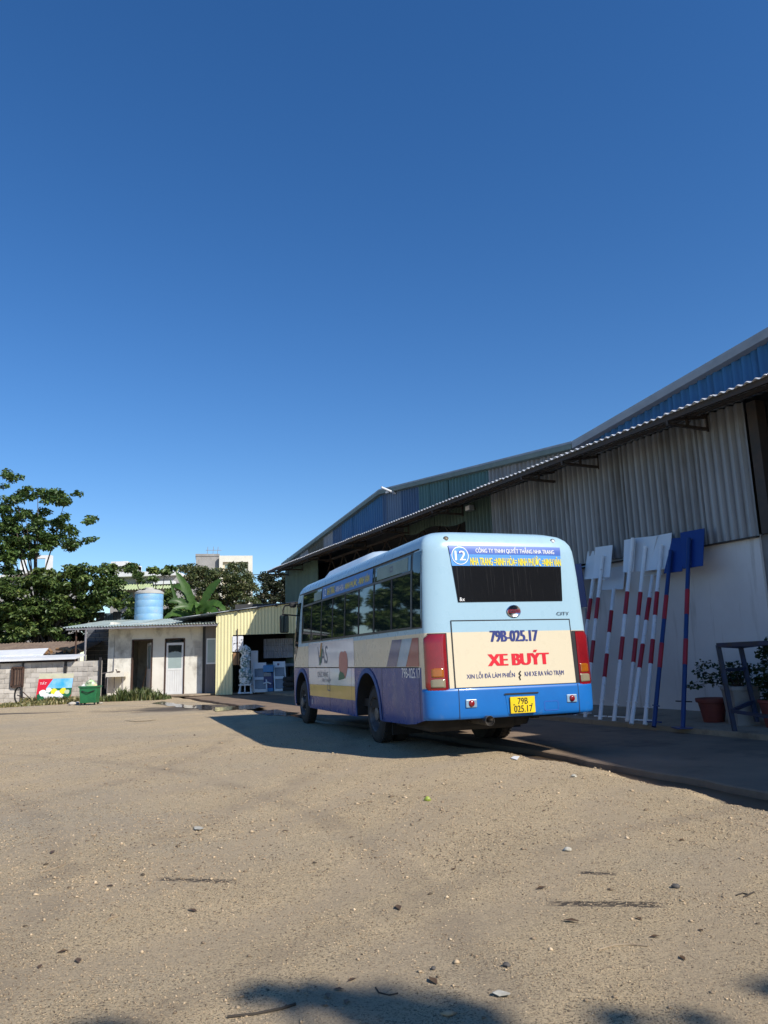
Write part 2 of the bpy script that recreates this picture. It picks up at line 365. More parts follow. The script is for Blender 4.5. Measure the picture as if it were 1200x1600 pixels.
def LS(u, z, off=0): return Vector((side_in(z) + edge_in(u, z) - off, u, z))      # left side
def RS(u, z, off=0): return Vector((BW - side_in(z) - edge_in(u, z) + off, u, z))
def RE(v, z, off=0): return Vector((v, rear_in(z) - bulge(v) - off, z))          # rear face
def RC(t, z, off=0, right=False):
    """rear corner: t<0 metres forward along the side, 0..1 round the corner, >1 metres along the rear face"""
    s_, r_ = side_in(z), rear_in(z)
    if t < 0: x, y, nx, ny = s_, r_ + RRY - t, -1, 0
    elif t <= 1:
        a = t * math.pi / 2; nx, ny = -math.cos(a), -math.sin(a); x, y = s_ + RR + nx * RR, r_ + RRY + ny * RRY
    else: x, y, nx, ny = s_ + RR + (t - 1), r_, 0, -1
    x += nx * off; y += ny * off - bulge(x) * min(1, max(0, t))
    return Vector((BW - x if right else x, y, z))
AR = [(2.40, .56), (6.68, .55)]; AZ = .44
def zbot(u):
    z = float(np.interp(u, [0, .15, .6, 2, 6.9, 7.7], [.47, .46, .375, .345, .33, .30]))
    for c_, r_ in AR:
        if abs(u - c_) < r_: z = max(z, AZ + math.sqrt(r_ * r_ - (u - c_) ** 2) * 1.02)
    return z
us = sorted(set([.22, .34, .5, .8, 1.2, 1.6] + [c_ + r_ * k for c_, r_ in AR for k in (-1.001, -.999, -.97, -.9, -.8, -.65, -.5, -.3, -.1, .1, .3, .5, .65, .8, .9, .97, .999, 1.001)] + [3.3, 3.8, 4.4, 5, 5.6, 7.26, 7.3]), reverse=True)
def ring(zf, off=0):
    """zf(u) gives the height; returns points round the body"""
    P = []
    def put(x, y, z): P.append((x, y, z))
    zc = zf(.1); u_lo, u_hi = rear_in(zc) + RRY + .02, BL - front_in(zc) - RF - .02
    for u in us:
        z = zf(u); put(side_in(z) - off, min(max(u, u_lo), u_hi), z)
    for k in range(0, 9):
        z = zf(.1); p = RC(k / 8, z, off); put(*p)
    for k in range(1, 12):
        z = zf(0); s_ = side_in(z); v = s_ + RR + (BW - 2 * s_ - 2 * RR) * k / 12; put(*RE(v, z, off))
    for k in range(8, -1, -1):
        z = zf(.1); put(*RC(k / 8, z, off, True))
    for u in reversed(us):
        z = zf(u); put(BW - side_in(z) + off, min(max(u, u_lo), u_hi), z)
    z = zf(7.5); s_ = side_in(z); yf = BL - front_in(z)
    for k in range(0, 9):
        a = k / 8 * math.pi / 2; put(BW - s_ - RF + math.cos(a) * RF, yf - RF + math.sin(a) * RF, z)
    for k in range(1, 8): put(BW - s_ - RF - (BW - 2 * s_ - 2 * RF) * k / 8, yf, z)
    for k in range(0, 9):
        a = math.pi / 2 + k / 8 * math.pi / 2; put(s_ + RF + math.cos(a) * RF, yf - RF + math.sin(a) * RF, z)
    return P
rings = []
for k in (0, .02, .15, .35, .6, .85): rings.append(ring(lambda u, k=k: zbot(u) + (1.16 - zbot(u)) * k))
for z in (1.16, 1.35, 1.55, 1.8, 2.05, 2.2, 2.33, 2.46, 2.52, 2.56, 2.60, 2.64, 2.675, 2.71, 2.74, 2.765, 2.785, 2.805, 2.818, 2.83, 2.84, 2.848): rings.append(ring(lambda u, z=z: z))
mb = MB(); n = len(rings[0])
for r_ in rings: mb.v += [tuple(p) for p in r_]
for i in range(len(rings) - 1):
    for k in range(n): mb.f.append((i*n+k, i*n+(k+1) % n, (i+1)*n+(k+1) % n, (i+1)*n+k)); mb.mi.append(0)
mb.f.append(tuple((len(rings)-1)*n+k for k in range(n))); mb.mi.append(0)

pm, t, b = newmat('bus_paint')
sep = t.nodes.new('ShaderNodeSeparateXYZ'); t.links.new(coords(t), sep.inputs[0])
def step(sock, th, greater=True):
    n_ = N(t, 'ShaderNodeMath', operation='GREATER_THAN' if greater else 'LESS_THAN'); t.links.new(sock, n_.inputs[0]); n_.inputs[1].default_value = th; return n_.outputs[0]
LB, CR, BLU = (.33, .495, .60), (.66, .58, .425), (.012, .14, .45)
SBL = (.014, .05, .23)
colr = mixc(t, step(sep.outputs[2], 1.503), CR, LB)
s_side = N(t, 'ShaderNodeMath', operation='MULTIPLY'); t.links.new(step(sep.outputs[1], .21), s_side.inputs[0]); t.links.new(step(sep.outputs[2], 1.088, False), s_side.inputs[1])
colr = mixc(t, step(sep.outputs[2], .825, False), colr, BLU)
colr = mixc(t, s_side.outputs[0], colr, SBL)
dirt = noise(t, coords(t, (1, 1, .8)), 1.3, 6, .6, .58, 1.3)
colr = mixc(t, dirt, colr, (.34, .33, .31))
t.links.new(colr, b.inputs['Base Color'])
rr_ = t.nodes.new('ShaderNodeMapRange'); t.links.new(noise(t, coords(t), 6, 5, .6, .3, .8), rr_.inputs[0]); rr_.inputs[3].default_value = .22; rr_.inputs[4].default_value = .42; t.links.new(rr_.outputs[0], b.inputs['Roughness'])
b.inputs['Coat Weight'].default_value = .06; b.inputs['Specular IOR Level'].default_value = .25; b.inputs['Coat Roughness'].default_value = .07
bump(t, b, noise(t, coords(t, (1, .7, 1)), 2.3, 2, .5, .2, .8), .10, .02)
M['paint'] = pm
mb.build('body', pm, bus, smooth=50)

glm, t, b = newmat('tinted_glass'); b.inputs['Base Color'].default_value = (.008, .017, .019, 1); b.inputs['Roughness'].default_value = .03; b.inputs['IOR'].default_value = 1.55; b.inputs['Specular IOR Level'].default_value = .6
M['glass'] = glm
rgm, t, b = newmat('rear_glass')
stk = noise(t, coords(t, (26, 1, .5)), 2.2, 5, .62, .58, 1.0)
t.links.new(mixc(t, stk, (.008, .008, .009), (.10, .098, .095)), b.inputs['Base Color']); b.inputs['Roughness'].default_value = .12
M['rear_glass'] = rgm
M['frame'] = mat('window_frame', (.022, .024, .025), (.035, .036, .036), rough=.45)
M['mull'] = mat('grey_mullion', (.07, .075, .075), rough=.5)
M['tailred'] = mat('tail_lamp_red', (.25, .008, .012), (.18, .006, .01), rough=.16, coat=.6, scale=3)
M['amber'] = mat('amber_lens', (.34, .10, .006), rough=.16, coat=.6)
M['clear'] = mat('clear_lens', (.25, .215, .14), rough=.14, coat=.6)
M['ban'] = mat('banner_blue', (.06, .28, .72), (.05, .24, .66), rough=.45, scale=2)
M['ban2'] = mat('banner_deep_blue', (.03, .11, .46), (.028, .1, .42), rough=.45)
M['lblue'] = mat('stripe_light_blue', (.24, .37, .5), rough=.35, coat=.4)
M['sblue'] = mat('stripe_blue', (.02, .03, .13), (.025, .04, .16), rough=.35, coat=.4)
M['sred'] = mat('stripe_red', (.25, .018, .03), (.21, .018, .028), rough=.35, coat=.4)
M['adw'] = mat('advert_white', (.60, .63, .67), (.52, .55, .6), rough=.25, coat=.5, scale=1.2)
M['ady'] = mat('advert_yellow', (.62, .38, .045), (.52, .31, .04), rough=.3, coat=.4, scale=2)
M['paper'] = mat('window_paper', (.2, .29, .28), (.15, .23, .22), rough=.6)
M['bluep'] = mat('bumper_blue', BLU, (.011, .125, .41), rough=.38, coat=.12, spec=.3, scale=2.5, dirt=(.1, .19, .36), dscale=5, dlo=.62, dhi=.95)
M['archb'] = mat('arch_blue', (.012, .075, .27), (.01, .06, .22), rough=.5, spec=.25)
M['plate'] = mat('plate_yellow', (.83, .6, .015), rough=.4)

def patch(name, m, surf, a0, a1, z0, z1, off, na=8, nz=2, parent=bus, th=.0):
    """surface-hugging patch, closed by an edge that returns into the body"""
    rows_ = []
    zs_ = [z0 + (z1 - z0) * k / nz for k in range(nz + 1)]; as_ = [a0 + (a1 - a0) * k / na for k in range(na + 1)]
    for z in zs_: rows_.append([surf(a, z, off) for a in as_])
    return MB().grid(rows_).build(name, m, parent, smooth=60)
def quad(name, m, surf, pts, off, parent=bus, n=10):
    """four corners (a,z) bottom-left, bottom-right, top-right, top-left"""
    rows_ = []
    for j in range(5):
        f_ = j / 4; l = Vector(pts[0]).lerp(Vector(pts[3]), f_); r_ = Vector(pts[1]).lerp(Vector(pts[2]), f_)
        rows_.append([surf(*l.lerp(r_, k / n), off) for k in range(n + 1)])
    return MB().grid(rows_).build(name, m, parent, smooth=60)
def poly(name, m, surf, pts, off, parent=bus):
    P = [surf(a, z, off) for a, z in pts]; return MB().add(P, [tuple(range(len(P)))]).build(name, m, parent)
_dg = None
def text_data(s_, bold=0.0, shear=0):
    cu = bpy.data.curves.new('lettering', 'FONT'); cu.body = s_; cu.size = 1; cu.offset = bold; cu.resolution_u = 3; cu.shear = shear; cu.fill_mode = 'FRONT'
    ob = bpy.data.objects.new('lettering', cu); col.objects.link(ob)
    dg = bpy.context.evaluated_depsgraph_get(); dg.update(); me = bpy.data.meshes.new_from_object(ob.evaluated_get(dg))
    vs_ = [tuple(v_.co) for v_ in me.vertices]; fs_ = [tuple(p.vertices) for p in me.polygons]
    bpy.data.objects.remove(ob); bpy.data.curves.remove(cu); bpy.data.meshes.remove(me)
    return vs_, fs_
def text(name, s_, m, surf, a0, a1, z0, z1, off, bold=.0, parent=bus, label=None, curve=None):
    """lettering stretched to the box a0..a1 (in reading direction) by z0..z1"""
    vs_, fs_ = text_data(s_)
    X = [p[0] for p in vs_]; Y = [p[1] for p in vs_]; x0, x1, y0, y1 = min(X), max(X), min(Y), max(Y)
    P = []
    for p in vs_:
        a = a0 + (a1 - a0) * (p[0] - x0) / (x1 - x0); z = z0 + (z1 - z0) * (p[1] - y0) / (y1 - y0)
        if curve: z += curve((p[0] - x0) / (x1 - x0))
        P.append(surf(a, z, off))
    mb_ = MB(); n_b = 3 if bold else 1; wd_ = bold * abs(z1 - z0) * 1.0
    for k in range(n_b):
        sh = (k - (n_b - 1) / 2) * wd_
        mb_.add([q + (surf(a0 + .1 * (1 if a1 > a0 else -1), z0, 0) - surf(a0, z0, 0)).normalized() * sh + (surf(a0, z0, 1) - surf(a0, z0, 0)) * .0005 * k for q in P], fs_)
    o = mb_.build(name, m, parent, kind='stuff')
    if label: o['label'] = label
    return o

# --- rear face
hatch_pts = [(.345, .83), (2.045, .83), (2.03, 1.645), (.34, 1.645)]
quad('engine_hatch', M['paint'], RE, hatch_pts, .006)
def strip(name, m, surf, pts, w_, off, closed=False, parent=bus):
    mbx = MB(); m2 = len(pts)
    for i in range(m2 if closed else m2 - 1):
        a, b_ = Vector(pts[i]), Vector(pts[(i + 1) % m2]); d_ = (b_ - a).normalized(); p = Vector((-d_.y, d_.x)) * w_ / 2; e = d_ * w_ / 2
        ns = max(1, int((b_ - a).length / .15)); r0, r1 = [], []
        for k in range(ns + 1):
            q = (a - e).lerp(b_ + e, k / ns); r0.append(surf(*(q - p), off)); r1.append(surf(*(q + p), off))
        mbx.grid([r0, r1])
    return mbx.build(name, m, parent)
strip('hatch_seam', M['seam'], RE, hatch_pts, .013, .0085, True)
# window: dark surround, glass, banner strip
win = [(.455, 1.875), (1.955, 1.885), (2.005, 2.60), (.375, 2.60)]
def inset(q, d_):
    c_ = sum((Vector(p) for p in q), Vector((0, 0))) / 4
    return [tuple(Vector(p) + Vector((math.copysign(d_, c_.x - p[0]), math.copysign(d_, c_.y - p[1])))) for p in q]
quad('window_seal', M['black'], RE, inset(win, -.014), .004)
rw = quad('rear_window', M['rear_glass'], RE, win, .007)
lerpw = lambda f_: [tuple(Vector(win[0]).lerp(Vector(win[3]), f_)), tuple(Vector(win[1]).lerp(Vector(win[2]), f_))]
bl_, br_ = lerpw(.635); tl_, tr_ = lerpw(1); ml_, mr_ = lerpw(.845)
bn = quad('banner', M['ban'], RE, [bl_, br_, tr_, tl_], .010); quad('banner_band', M['ban2'], RE, [ml_, mr_, tr_, tl_], .0125, bn)
arcv = lambda x: 0.0
c12 = (.525, 2.467)
ringp = []
for k in range(37):
    a = k / 36 * 2 * math.pi; ringp.append([RE(c12[0] + math.cos(a) * r_, c12[1] + math.sin(a) * r_, .015) for r_ in (.108, .117)])
poly('route_disc', M['ban'], RE, [(c12[0] + math.cos(k / 36 * 6.2832) * .11, c12[1] + math.sin(k / 36 * 6.2832) * .11) for k in range(36)], .0138, bn)
MB().grid([[r_[0] for r_ in ringp], [r_[1] for r_ in ringp]]).build('route_ring', M['print_white'], bn)
text('route_number', '12', M['print_white'], RE, .455, .595, 2.405, 2.53, .016, .03, bn)
text('company_name', 'CÔNG TY TNHH QUYẾT THẮNG NHA TRANG', M['print_white'], RE, .745, 1.90, 2.497, 2.592, .015, .014, bn)
text('route_name', 'NHA TRANG =NINH HÒA= NINH PHƯỚC =NINH VÂN', M['print_yellow'], RE, .66, 1.985, 2.343, 2.478, .015, .016, bn)
text('window_sticker', '&x', M['print_white'], RE, .475, .545, 1.888, 1.935, .010, .01, rw)
# emblem and model lettering
em = MB().lathe([(.001, .0), (.095, .0), (.10, -.012), (.09, -.02), (.082, -.014), (.001, -.014)], (1.215, rear_in(1.755) - bulge(1.2) - .002, 1.755), 'y', 36).build('emblem', M['chrome'], bus, smooth=40)
for k_, v_ in enumerate(em.data.vertices): v_.co.z = 1.755 + (v_.co.z - 1.755) * .8
M['embred'] = mat('emblem_red', (.22, .01, .03), rough=.3)
poly('emblem_band', M['embred'], RE, [(1.125, 1.735), (1.305, 1.735), (1.31, 1.755), (1.305, 1.777), (1.125, 1.777), (1.12, 1.755)], .020, em)
text('emblem_letters', 'SAMCO', M['chrome'], RE, 1.14, 1.29, 1.742, 1.770, .023, .02, em)
text('model_letters', 'CITY', M['chrome'], RE, 1.845, 2.035, 1.70, 1.742, .010, .02)
# lettering of the hatch
text('plate_lettering', '79B-025.17', M['print_navy'], RE, .86, 1.525, 1.375, 1.515, .009, .075)
text('bus_lettering', 'XE BUÝT', M['print_red'], RE, .81, 1.655, 1.08, 1.265, .009, .085)
text('apology_lettering', 'XIN LỖI ĐÃ LÀM PHIỀN', M['print_navy'], RE, .50, 1.155, .938, 1.02, .009, .012)
text('apology_lettering', 'KHI XE RA VÀO TRẠM', M['print_navy'], RE, 1.295, 1.865, .925, 1.012, .009, .012)
strip('latch_scuff', M['black'], RE, [(1.235, 1.0), (1.215, .975), (1.235, .955), (1.215, .935), (1.225, .905)], .018, .0095)
# lamps above the window
for v in (.375, 1.935):
    y_ = rear_in(2.70) - bulge(v)
    lm = MB().lathe([(.001, .02), (.04, .02), (.04, -.014), (.03, -.02), (.001, -.02)], (v, y_ + .012, 2.685), 'y', 20).build('marker_lamp', M['dark'], bus, smooth=30)
    MB().lathe([(.001, -.018), (.028, -.02), (.02, -.032), (.001, -.036)], (v, y_ + .012, 2.685), 'y', 16).build('lens', M['clear'] if v < 1 else M['white'], lm, smooth=60)
# tail lamps wrapping the corners
for right in (False, True):
    sf = lambda a, z, off, right=right: RC(a, z, off, right)
    t0, t1 = .20, 1.0
    def lampshape(t0, t1, z0, z1, off, nm, m, par):
        rows_ = []
        for k in range(13):
            f_ = k / 12; z = z0 + (z1 - z0) * f_; e = .30 * (max(0, f_ - .88) / .12) ** 2 + .2 * (max(0, .08 - f_) / .08) ** 2
            rows_.append([sf(t0 + e * (t1 - t0) * (1 - j / 8) + (t1 - t0) * j / 8 * 1.0, z, off + (.010 if 0 < j < 8 and 0 < k < 12 else 0)) for j in range(9)])
        return MB().grid(rows_).build(nm, m, par, smooth=60)
    lm = lampshape(t0, t1 - (.06 if right else 0), .80, 1.485, .018, 'tail_lamp', M['tailred'], bus)
    lampshape(t0 - .06, t1 + .022, .79, 1.497, .004, 'lamp_gasket', M['seam'], lm)
    lampshape(.50, .88, .965, 1.075, .028, 'indicator_lens', M['amber'], lm)
    lampshape(.46, .91, .845, .945, .028, 'reverse_lens', M['clear'], lm)
# rear bumper
rows_ = []
tt = [-.04, -.02, 0, .06, .12, .25, .37, .5, .62, .75, .87, 1] + [1 + k * .0836 for k in range(1, 12)]
for z, off in ((.83, .002), (.826, .012), (.815, .02), (.79, .024), (.55, .024), (.50, .022), (.475, .016), (.462, .003), (.462, -.08)):
    row = [RC(a, z - (.0 if a > 0 else 0), off) for a in tt] + [RC(a, z, off, True) for a in reversed(tt)]
    rows_.append(row)
bp = MB().grid(rows_).build('rear_bumper', M['bluep'], bus, smooth=45)
for v in (.375, 2.05): strip('bumper_seam', M['seam'], RE, [(v, .47), (v, .822)], .008, .0265, parent=bp)
# number plate in its recess, flap, reflectors
quad('plate_recess', M['bluep'], RE, [(1.02, .50), (1.42, .50), (1.44, .735), (.99, .735)], .028, bp)
strip('recess_shadow_lip', M['seam'], RE, [(.985, .737), (1.445, .737)], .018, .036, parent=bp)
MB().box((1.045, -.085, .503), (1.385, -.070, .70)).build('number_plate', M['plate'], bus)
FL = lambda a, z, off=0: Vector((a, -.0865 - off, z))
text('plate_number', '79B', M['black'], FL, 1.145, 1.285, .61, .685, .001, .012)
text('plate_number', '025.17', M['black'], FL, 1.09, 1.345, .515, .595, .001, .012)
for v in (1.085, 1.335): MB().box((v, -.089, .60), (v + .015, -.0862, .612)).build('plate_bolt', M['black'], bus)
for v in (.53, 1.94):
    p = RE(v, .645, .026); rf_ = MB().box((p.x - .075, p.y - .012, p.z - .05), (p.x + .075, p.y + .01, p.z + .05)).build('reflector_housing', M['lblue'], bp, bevel=.01)
    MB().lathe([(.001, -.03), (.03, -.028), (.042, -.012), (.044, .0)], (p.x, p.y, p.z), 'y', 18).build('reflector', M['tailred'], rf_, smooth=60)
strip('tow_flap_seam', M['ban2'], RE, [(1.55, .515), (1.72, .515), (1.735, .53), (1.735, .61), (1.72, .625), (1.55, .625), (1.535, .61), (1.535, .53)], .009, .0265, True, bp)
# exhaust
ex = MB(); ex.lathe([(.055, -.12), (.06, -.12), (.06, .5), (.05, .5), (.05, -.11), (.001, -.0)], (.735, -.0, .435), 'y', 22, cap=False)
ex.build('exhaust_pipe', mat('sooty_steel', (.22, .2, .18), (.1, .09, .08), rough=.4, metal=.8, scale=9), bus, smooth=40)

# --- left side
LSm = lambda a, z, off=0: LS(a, z, off)
strip('belt_moulding', M['seam'], LSm, [(.30, 1.088), (7.3, 1.088)], .012, .003)
glassband = quad('window_surround', M['frame'], LSm, [(6.70, 1.565), (.135, 1.565), (.175, 2.555), (6.70, 2.555)], .004, n=20)
patch('quarter_window', M['glass'], LSm, .44, .185, 1.585, 2.54, .007, 2, 6, glassband)
wins = [(.52, 1.24, 1.98), (2.06, 2.77, 3.52), (3.60, 4.32, 5.07), (5.15, 5.88, 6.62)]
for (a, m_, e) in wins:
    patch('window_pane', M['glass'], LSm, m_ - .02, a, 1.60, 2.285, .009, 2, 4, glassband)
    patch('window_pane', M['glass'], LSm, e, m_ + .02, 1.60, 2.285, .0065, 2, 4, glassband)
    patch('sash_bar', M['black'], LSm, m_ + .035, m_ - .035, 1.60, 2.285, .012, 1, 3, glassband)
    patch('transom_pane', M['glass'], LSm, e, a, 2.325, 2.53, .008, 2, 3, glassband)
    for q in (a - .04, e + .04): patch('mullion', M['mull'], LSm, q + .022, q - .022, 1.585, 2.30, .014, 1, 3, glassband)
strip('transom_rail', M['mull'], LSm, [(.46, 2.305), (6.66, 2.305)], .03, .013, parent=glassband)
patch('window_notice', M['paper'], LSm, 1.90, .62, 2.335, 2.515, .011, 2, 3, glassband)
strip('notice_print', M['print_grey'], LSm, [(1.32, 2.40), (1.22, 2.40), (1.22, 2.46), (1.32, 2.46)], .025, .0125, True, glassband)
patch('window_notice', M['paper'], LSm, 5.72, 5.17, 2.335, 2.49, .011, 2, 3, glassband)
sbn = patch('side_banner', M['ban2'], LSm, 5.08, 2.10, 2.325, 2.545, .012, 4, 3, glassband)
sbn.data.materials[0] = mat('side_banner_blue', (.03, .17, .5), (.03, .14, .45), rough=.4, scale=2)
for s_, a0, a1, m_ in (('12', 4.98, 4.82, 'print_white'), ('NHA TRANG', 4.74, 4.22, 'print_yellow'), ('-NINH HÒA', 4.16, 3.66, 'print_white'), ('-NINH PHƯỚC', 3.60, 2.88, 'print_yellow'), ('-NINH VÂN', 2.82, 2.25, 'print_yellow')):
    text('banner_lettering', s_, M[m_], LSm, a0, a1, 2.365, 2.50, .0145, .02, sbn)
# advert panels and stripes
adw = quad('advert_panel', M['adw'], LSm, [(6.12, 1.10), (3.04, 1.10), (3.06, 1.545), (6.10, 1.545)], .003, n=16)
quad('advert_panel', M['adw'], LSm, [(6.06, .78), (3.04, .80), (3.04, 1.078), (6.10, 1.078)], .003, n=16)
quad('advert_stripe', M['ady'], LSm, [(6.02, .565), (3.04, .585), (3.04, .798), (6.02, .775)], .0035, n=16)
text('advert_lettering', 'VAS', M['print_grey'], LSm, 5.38, 4.66, 1.16, 1.47, .006, .0)
quad('advert_slash', M['print_gold'], LSm, [(5.24, 1.28), (5.14, 1.28), (5.03, 1.53), (5.12, 1.53)], .0075)
quad('advert_slash', M['print_green'], LSm, [(5.26, 1.13), (5.18, 1.13), (4.98, 1.42), (5.06, 1.42)], .007)
text('advert_lettering', 'CHỨC NĂNG', M['print_grey'], LSm, 5.40, 4.64, .92, 1.05, .006, .0)
text('advert_lettering', 'AN THIỆP', M['print_grey'], LSm, 5.08, 4.47, .815, .92, .006, .0)
strip('advert_mark', M['print_grey'], LSm, [(4.69, .79), (4.69, .705), (4.53, .69), (4.53, .79)], .022, .006)
tube_ = [(3.93, 1.10), (3.91, 1.25), (3.86, 1.33), (3.74, 1.355), (3.66, 1.335), (3.55, 1.36), (3.44, 1.31), (3.40, 1.2), (3.41, 1.10), (3.48, .99), (3.56, .92), (3.78, .92), (3.86, .98)]
poly('advert_picture', M['print_pink'], LSm, tube_, .006)
poly('advert_picture', M['print_green'], LSm, [(3.97, .88), (3.62, .91), (3.57, .935), (3.66, 1.0), (3.86, 1.03), (3.94, .97)], .0075)
quad('side_stripe', M['sblue'], LSm, [(1.50, 1.10), (1.10, 1.10), (.86, 1.455), (1.24, 1.455)], .004)
quad('side_stripe', M['lblue'], LSm, [(1.09, 1.10), (.74, 1.10), (.48, 1.455), (.85, 1.455)], .004)
quad('side_stripe', M['sred'], LSm, [(.73, 1.10), (.27, 1.10), (.265, 1.455), (.47, 1.455)], .004)
text('side_number', '79B-025.17', M['print_white'], LSm, .90, .24, .958, 1.082, .004, .025)
text('side_letter', 'J', M['print_white'], LSm, 5.9, 5.83, .41, .50, .004, .02)
for a, z0, z1 in ((1.72, .36, 1.08), (.29, .42, 1.08), (3.22, .36, 1.08), (4.55, .36, 1.08), (6.12, .8, 1.55)): strip('panel_seam', M['seam'], LSm, [(a, z0), (a, z1)], .007, .0045)
# drip rail along the roof
for s_ in (0, 1):
    sf = LS if s_ == 0 else RS
    mb = MB(); r0, r1, r2 = [], [], []
    for a in np.linspace(.25, 7.0, 12): r0.append(sf(a, 2.575, -.004)); r1.append(sf(a, 2.57, .022)); r2.append(sf(a, 2.556, .0))
    mb.grid([r0, r1, r2]).build('drip_rail', M['dark'], bus)
# right-side windows
rsf = lambda a, z, off=0: RS(a, z, off)
rg = quad('window_surround', M['frame'], rsf, [(.2, 1.565), (6.4, 1.565), (6.4, 2.54), (.22, 2.54)], .004, n=16)
for (a, m_, e) in wins: patch('window_pane', M['glass'], rsf, a, e, 1.60, 2.285, .008, 2, 4, rg)
# driver's window, wrapping towards the windscreen
def FCn(t_, z, off=0):
    s_ = side_in(z); yf = BL - front_in(z)
    if t_ < 0: return Vector((s_ - off, yf - RF + t_, z))
    if t_ <= 1:
        a = t_ * math.pi / 2; nx, ny = -math.cos(a), math.sin(a); return Vector((s_ + RF + nx * (RF + off), yf - RF + ny * (RF + off), z))
    return Vector((s_ + RF + (t_ - 1), yf + off, z))
dw = []
for k in range(9):
    z = 1.22 + k / 8 * (2.40 - 1.22); lo_ = -.32 + (.30 if z < 1.5 else 0) * (1.5 - z) / .28
    dw.append([FCn(lo_ + (.25 - lo_) * j / 5, z, .006) for j in range(6)])
MB().grid(dw).build('driver_window', M['glass'], bus, smooth=60)
ws = []
for k in range(9):
    z = 1.25 + k / 8 * (2.46 - 1.25); ws.append([FCn(a, z, .006) for a in (.42, .6, .8, 1)] + [FCn(1 + q, z, .006) for q in np.linspace(.1, BW - 2 * RF - .1, 8)] + [Vector((BW - p.x, p.y, p.z)) for p in (FCn(a, z, .006) for a in (1, .8, .6, .42))])
MB().grid(ws).build('windscreen', M['glass'], bus, smooth=60)
for v in (.42, BW - .42): MB().lathe([(.001, .03), (.09, .02), (.1, -.01)], (v, BL + .0, .72), 'y', 18).build('headlamp', M['clear'], bus, smooth=50)
# mirror on its arm
mr_ = MB().tube([(.18, 7.30, 2.42), (.02, 7.55, 2.42), (-.14, 7.66, 2.40), (-.18, 7.66, 2.30), (-.18, 7.66, 2.12)], .018, 8).build('mirror_arm', M['black'], bus, smooth=50)
MB().tube([(.12, 7.36, 2.16), (-.02, 7.56, 2.19), (-.20, 7.66, 2.22)], .014, 8).build('mirror_stay', M['black'], mr_, smooth=50)
MB().box((-.06, 7.50, 2.35), (.08, 7.60, 2.46)).build('mirror_hinge', M['black'], mr_, bevel=.03)
MB().box((-.25, 7.60, 1.82), (-.06, 7.72, 2.20)).build('mirror_head', M['black'], mr_, bevel=.035)
MB().box((-.235, 7.592, 1.84), (-.075, 7.602, 2.18)).build('mirror_glass', M['glass'], mr_)
# roof unit
hv = []
for k in range(15):
    f_ = k / 14; u = 3.35 + f_ * 3.4; e = min(1, f_ / .16, (1 - f_) / .12); e = math.sin(e * math.pi / 2)
    prof_ = []
    for j in range(13):
        q = j / 12 * 2 - 1; hw = .70 + .10 * e; prof_.append((BW / 2 + q * hw, u, 2.80 + .27 * e * (1 - abs(q) ** 6) + .0))
    hv.append(prof_)
MB().grid(hv).build('roof_unit', mat('roof_unit_shell', (.55, .66, .74), (.48, .58, .66), rough=.4, coat=.2), bus, smooth=50)
# underside, wheel arches and wheels
MB().box((.12, .12, .50), (BW - .12, 7.4, .62)).build('floor_pan', M['under'], bus)
MB().box((.16, .40, .29), (1.38, 1.72, .52)).build('engine_pan', M['under'], bus, bevel=.05)  # engine bottom, extended low to keep sunlight out under the rear
for (u0, u1, v0, v1, zb_) in ((3.1, 4.3, 1.55, 2.16, .36), (4.4, 5.7, 1.60, 2.18, .34), (.4, 1.6, 1.45, 2.16, .40), (3.2, 4.0, .2, .7, .38)): MB().box((v0, u0, zb_), (v1, u1, .60)).build('sun_block_box', M['under'], bus, bevel=.03)  # unseen boxes added to stop sunlight passing beneath the bus
for s_ in (.72, BW - .72): MB().box((s_ - .05, .3, .40), (s_ + .05, 7.0, .56)).build('chassis_rail', M['under'], bus)
for c_, r_ in AR:
    MB().tube([(.3, c_, .41), (BW - .3, c_, .41)], .06, 10).build('axle', M['under'], bus)
    MB().lathe([(.001, -.15), (.14, -.12), (.17, 0), (.14, .12), (.001, .15)], (BW / 2, c_, .41), 'x', 16).build('differential', M['under'], bus)
    for s_ in (0, 1):
        r0, r1, r2 = [], [], []
        for k in range(25):
            a = math.pi * k / 24; y_, z_ = c_ - math.cos(a) * r_ * .998, AZ + math.sin(a) * r_ * 1.02
            if k in (0, 24): z_ = .36
            yo, zo = c_ - math.cos(a) * (r_ + .07), AZ + math.sin(a) * (r_ + .07) * 1.02
            if k in (0, 24): zo = .37
            fx = lambda x: x if s_ == 0 else BW - x
            zz = max(z_, .3)
            r0.append((fx(side_in(zz) - .004), y_, z_)); r1.append((fx(.62), y_, z_)); r2.append((fx(side_in(zo) - .010), yo, zo))
        MB().grid([r0, r1]).build('wheel_arch', M['under'], bus, smooth=60)
        MB().grid([r2, [(p[0] - (.012 if s_ == 0 else -.012), p[1], p[2]) for p in r0], r0]).build('arch_trim', M['archb'], bus, smooth=60)
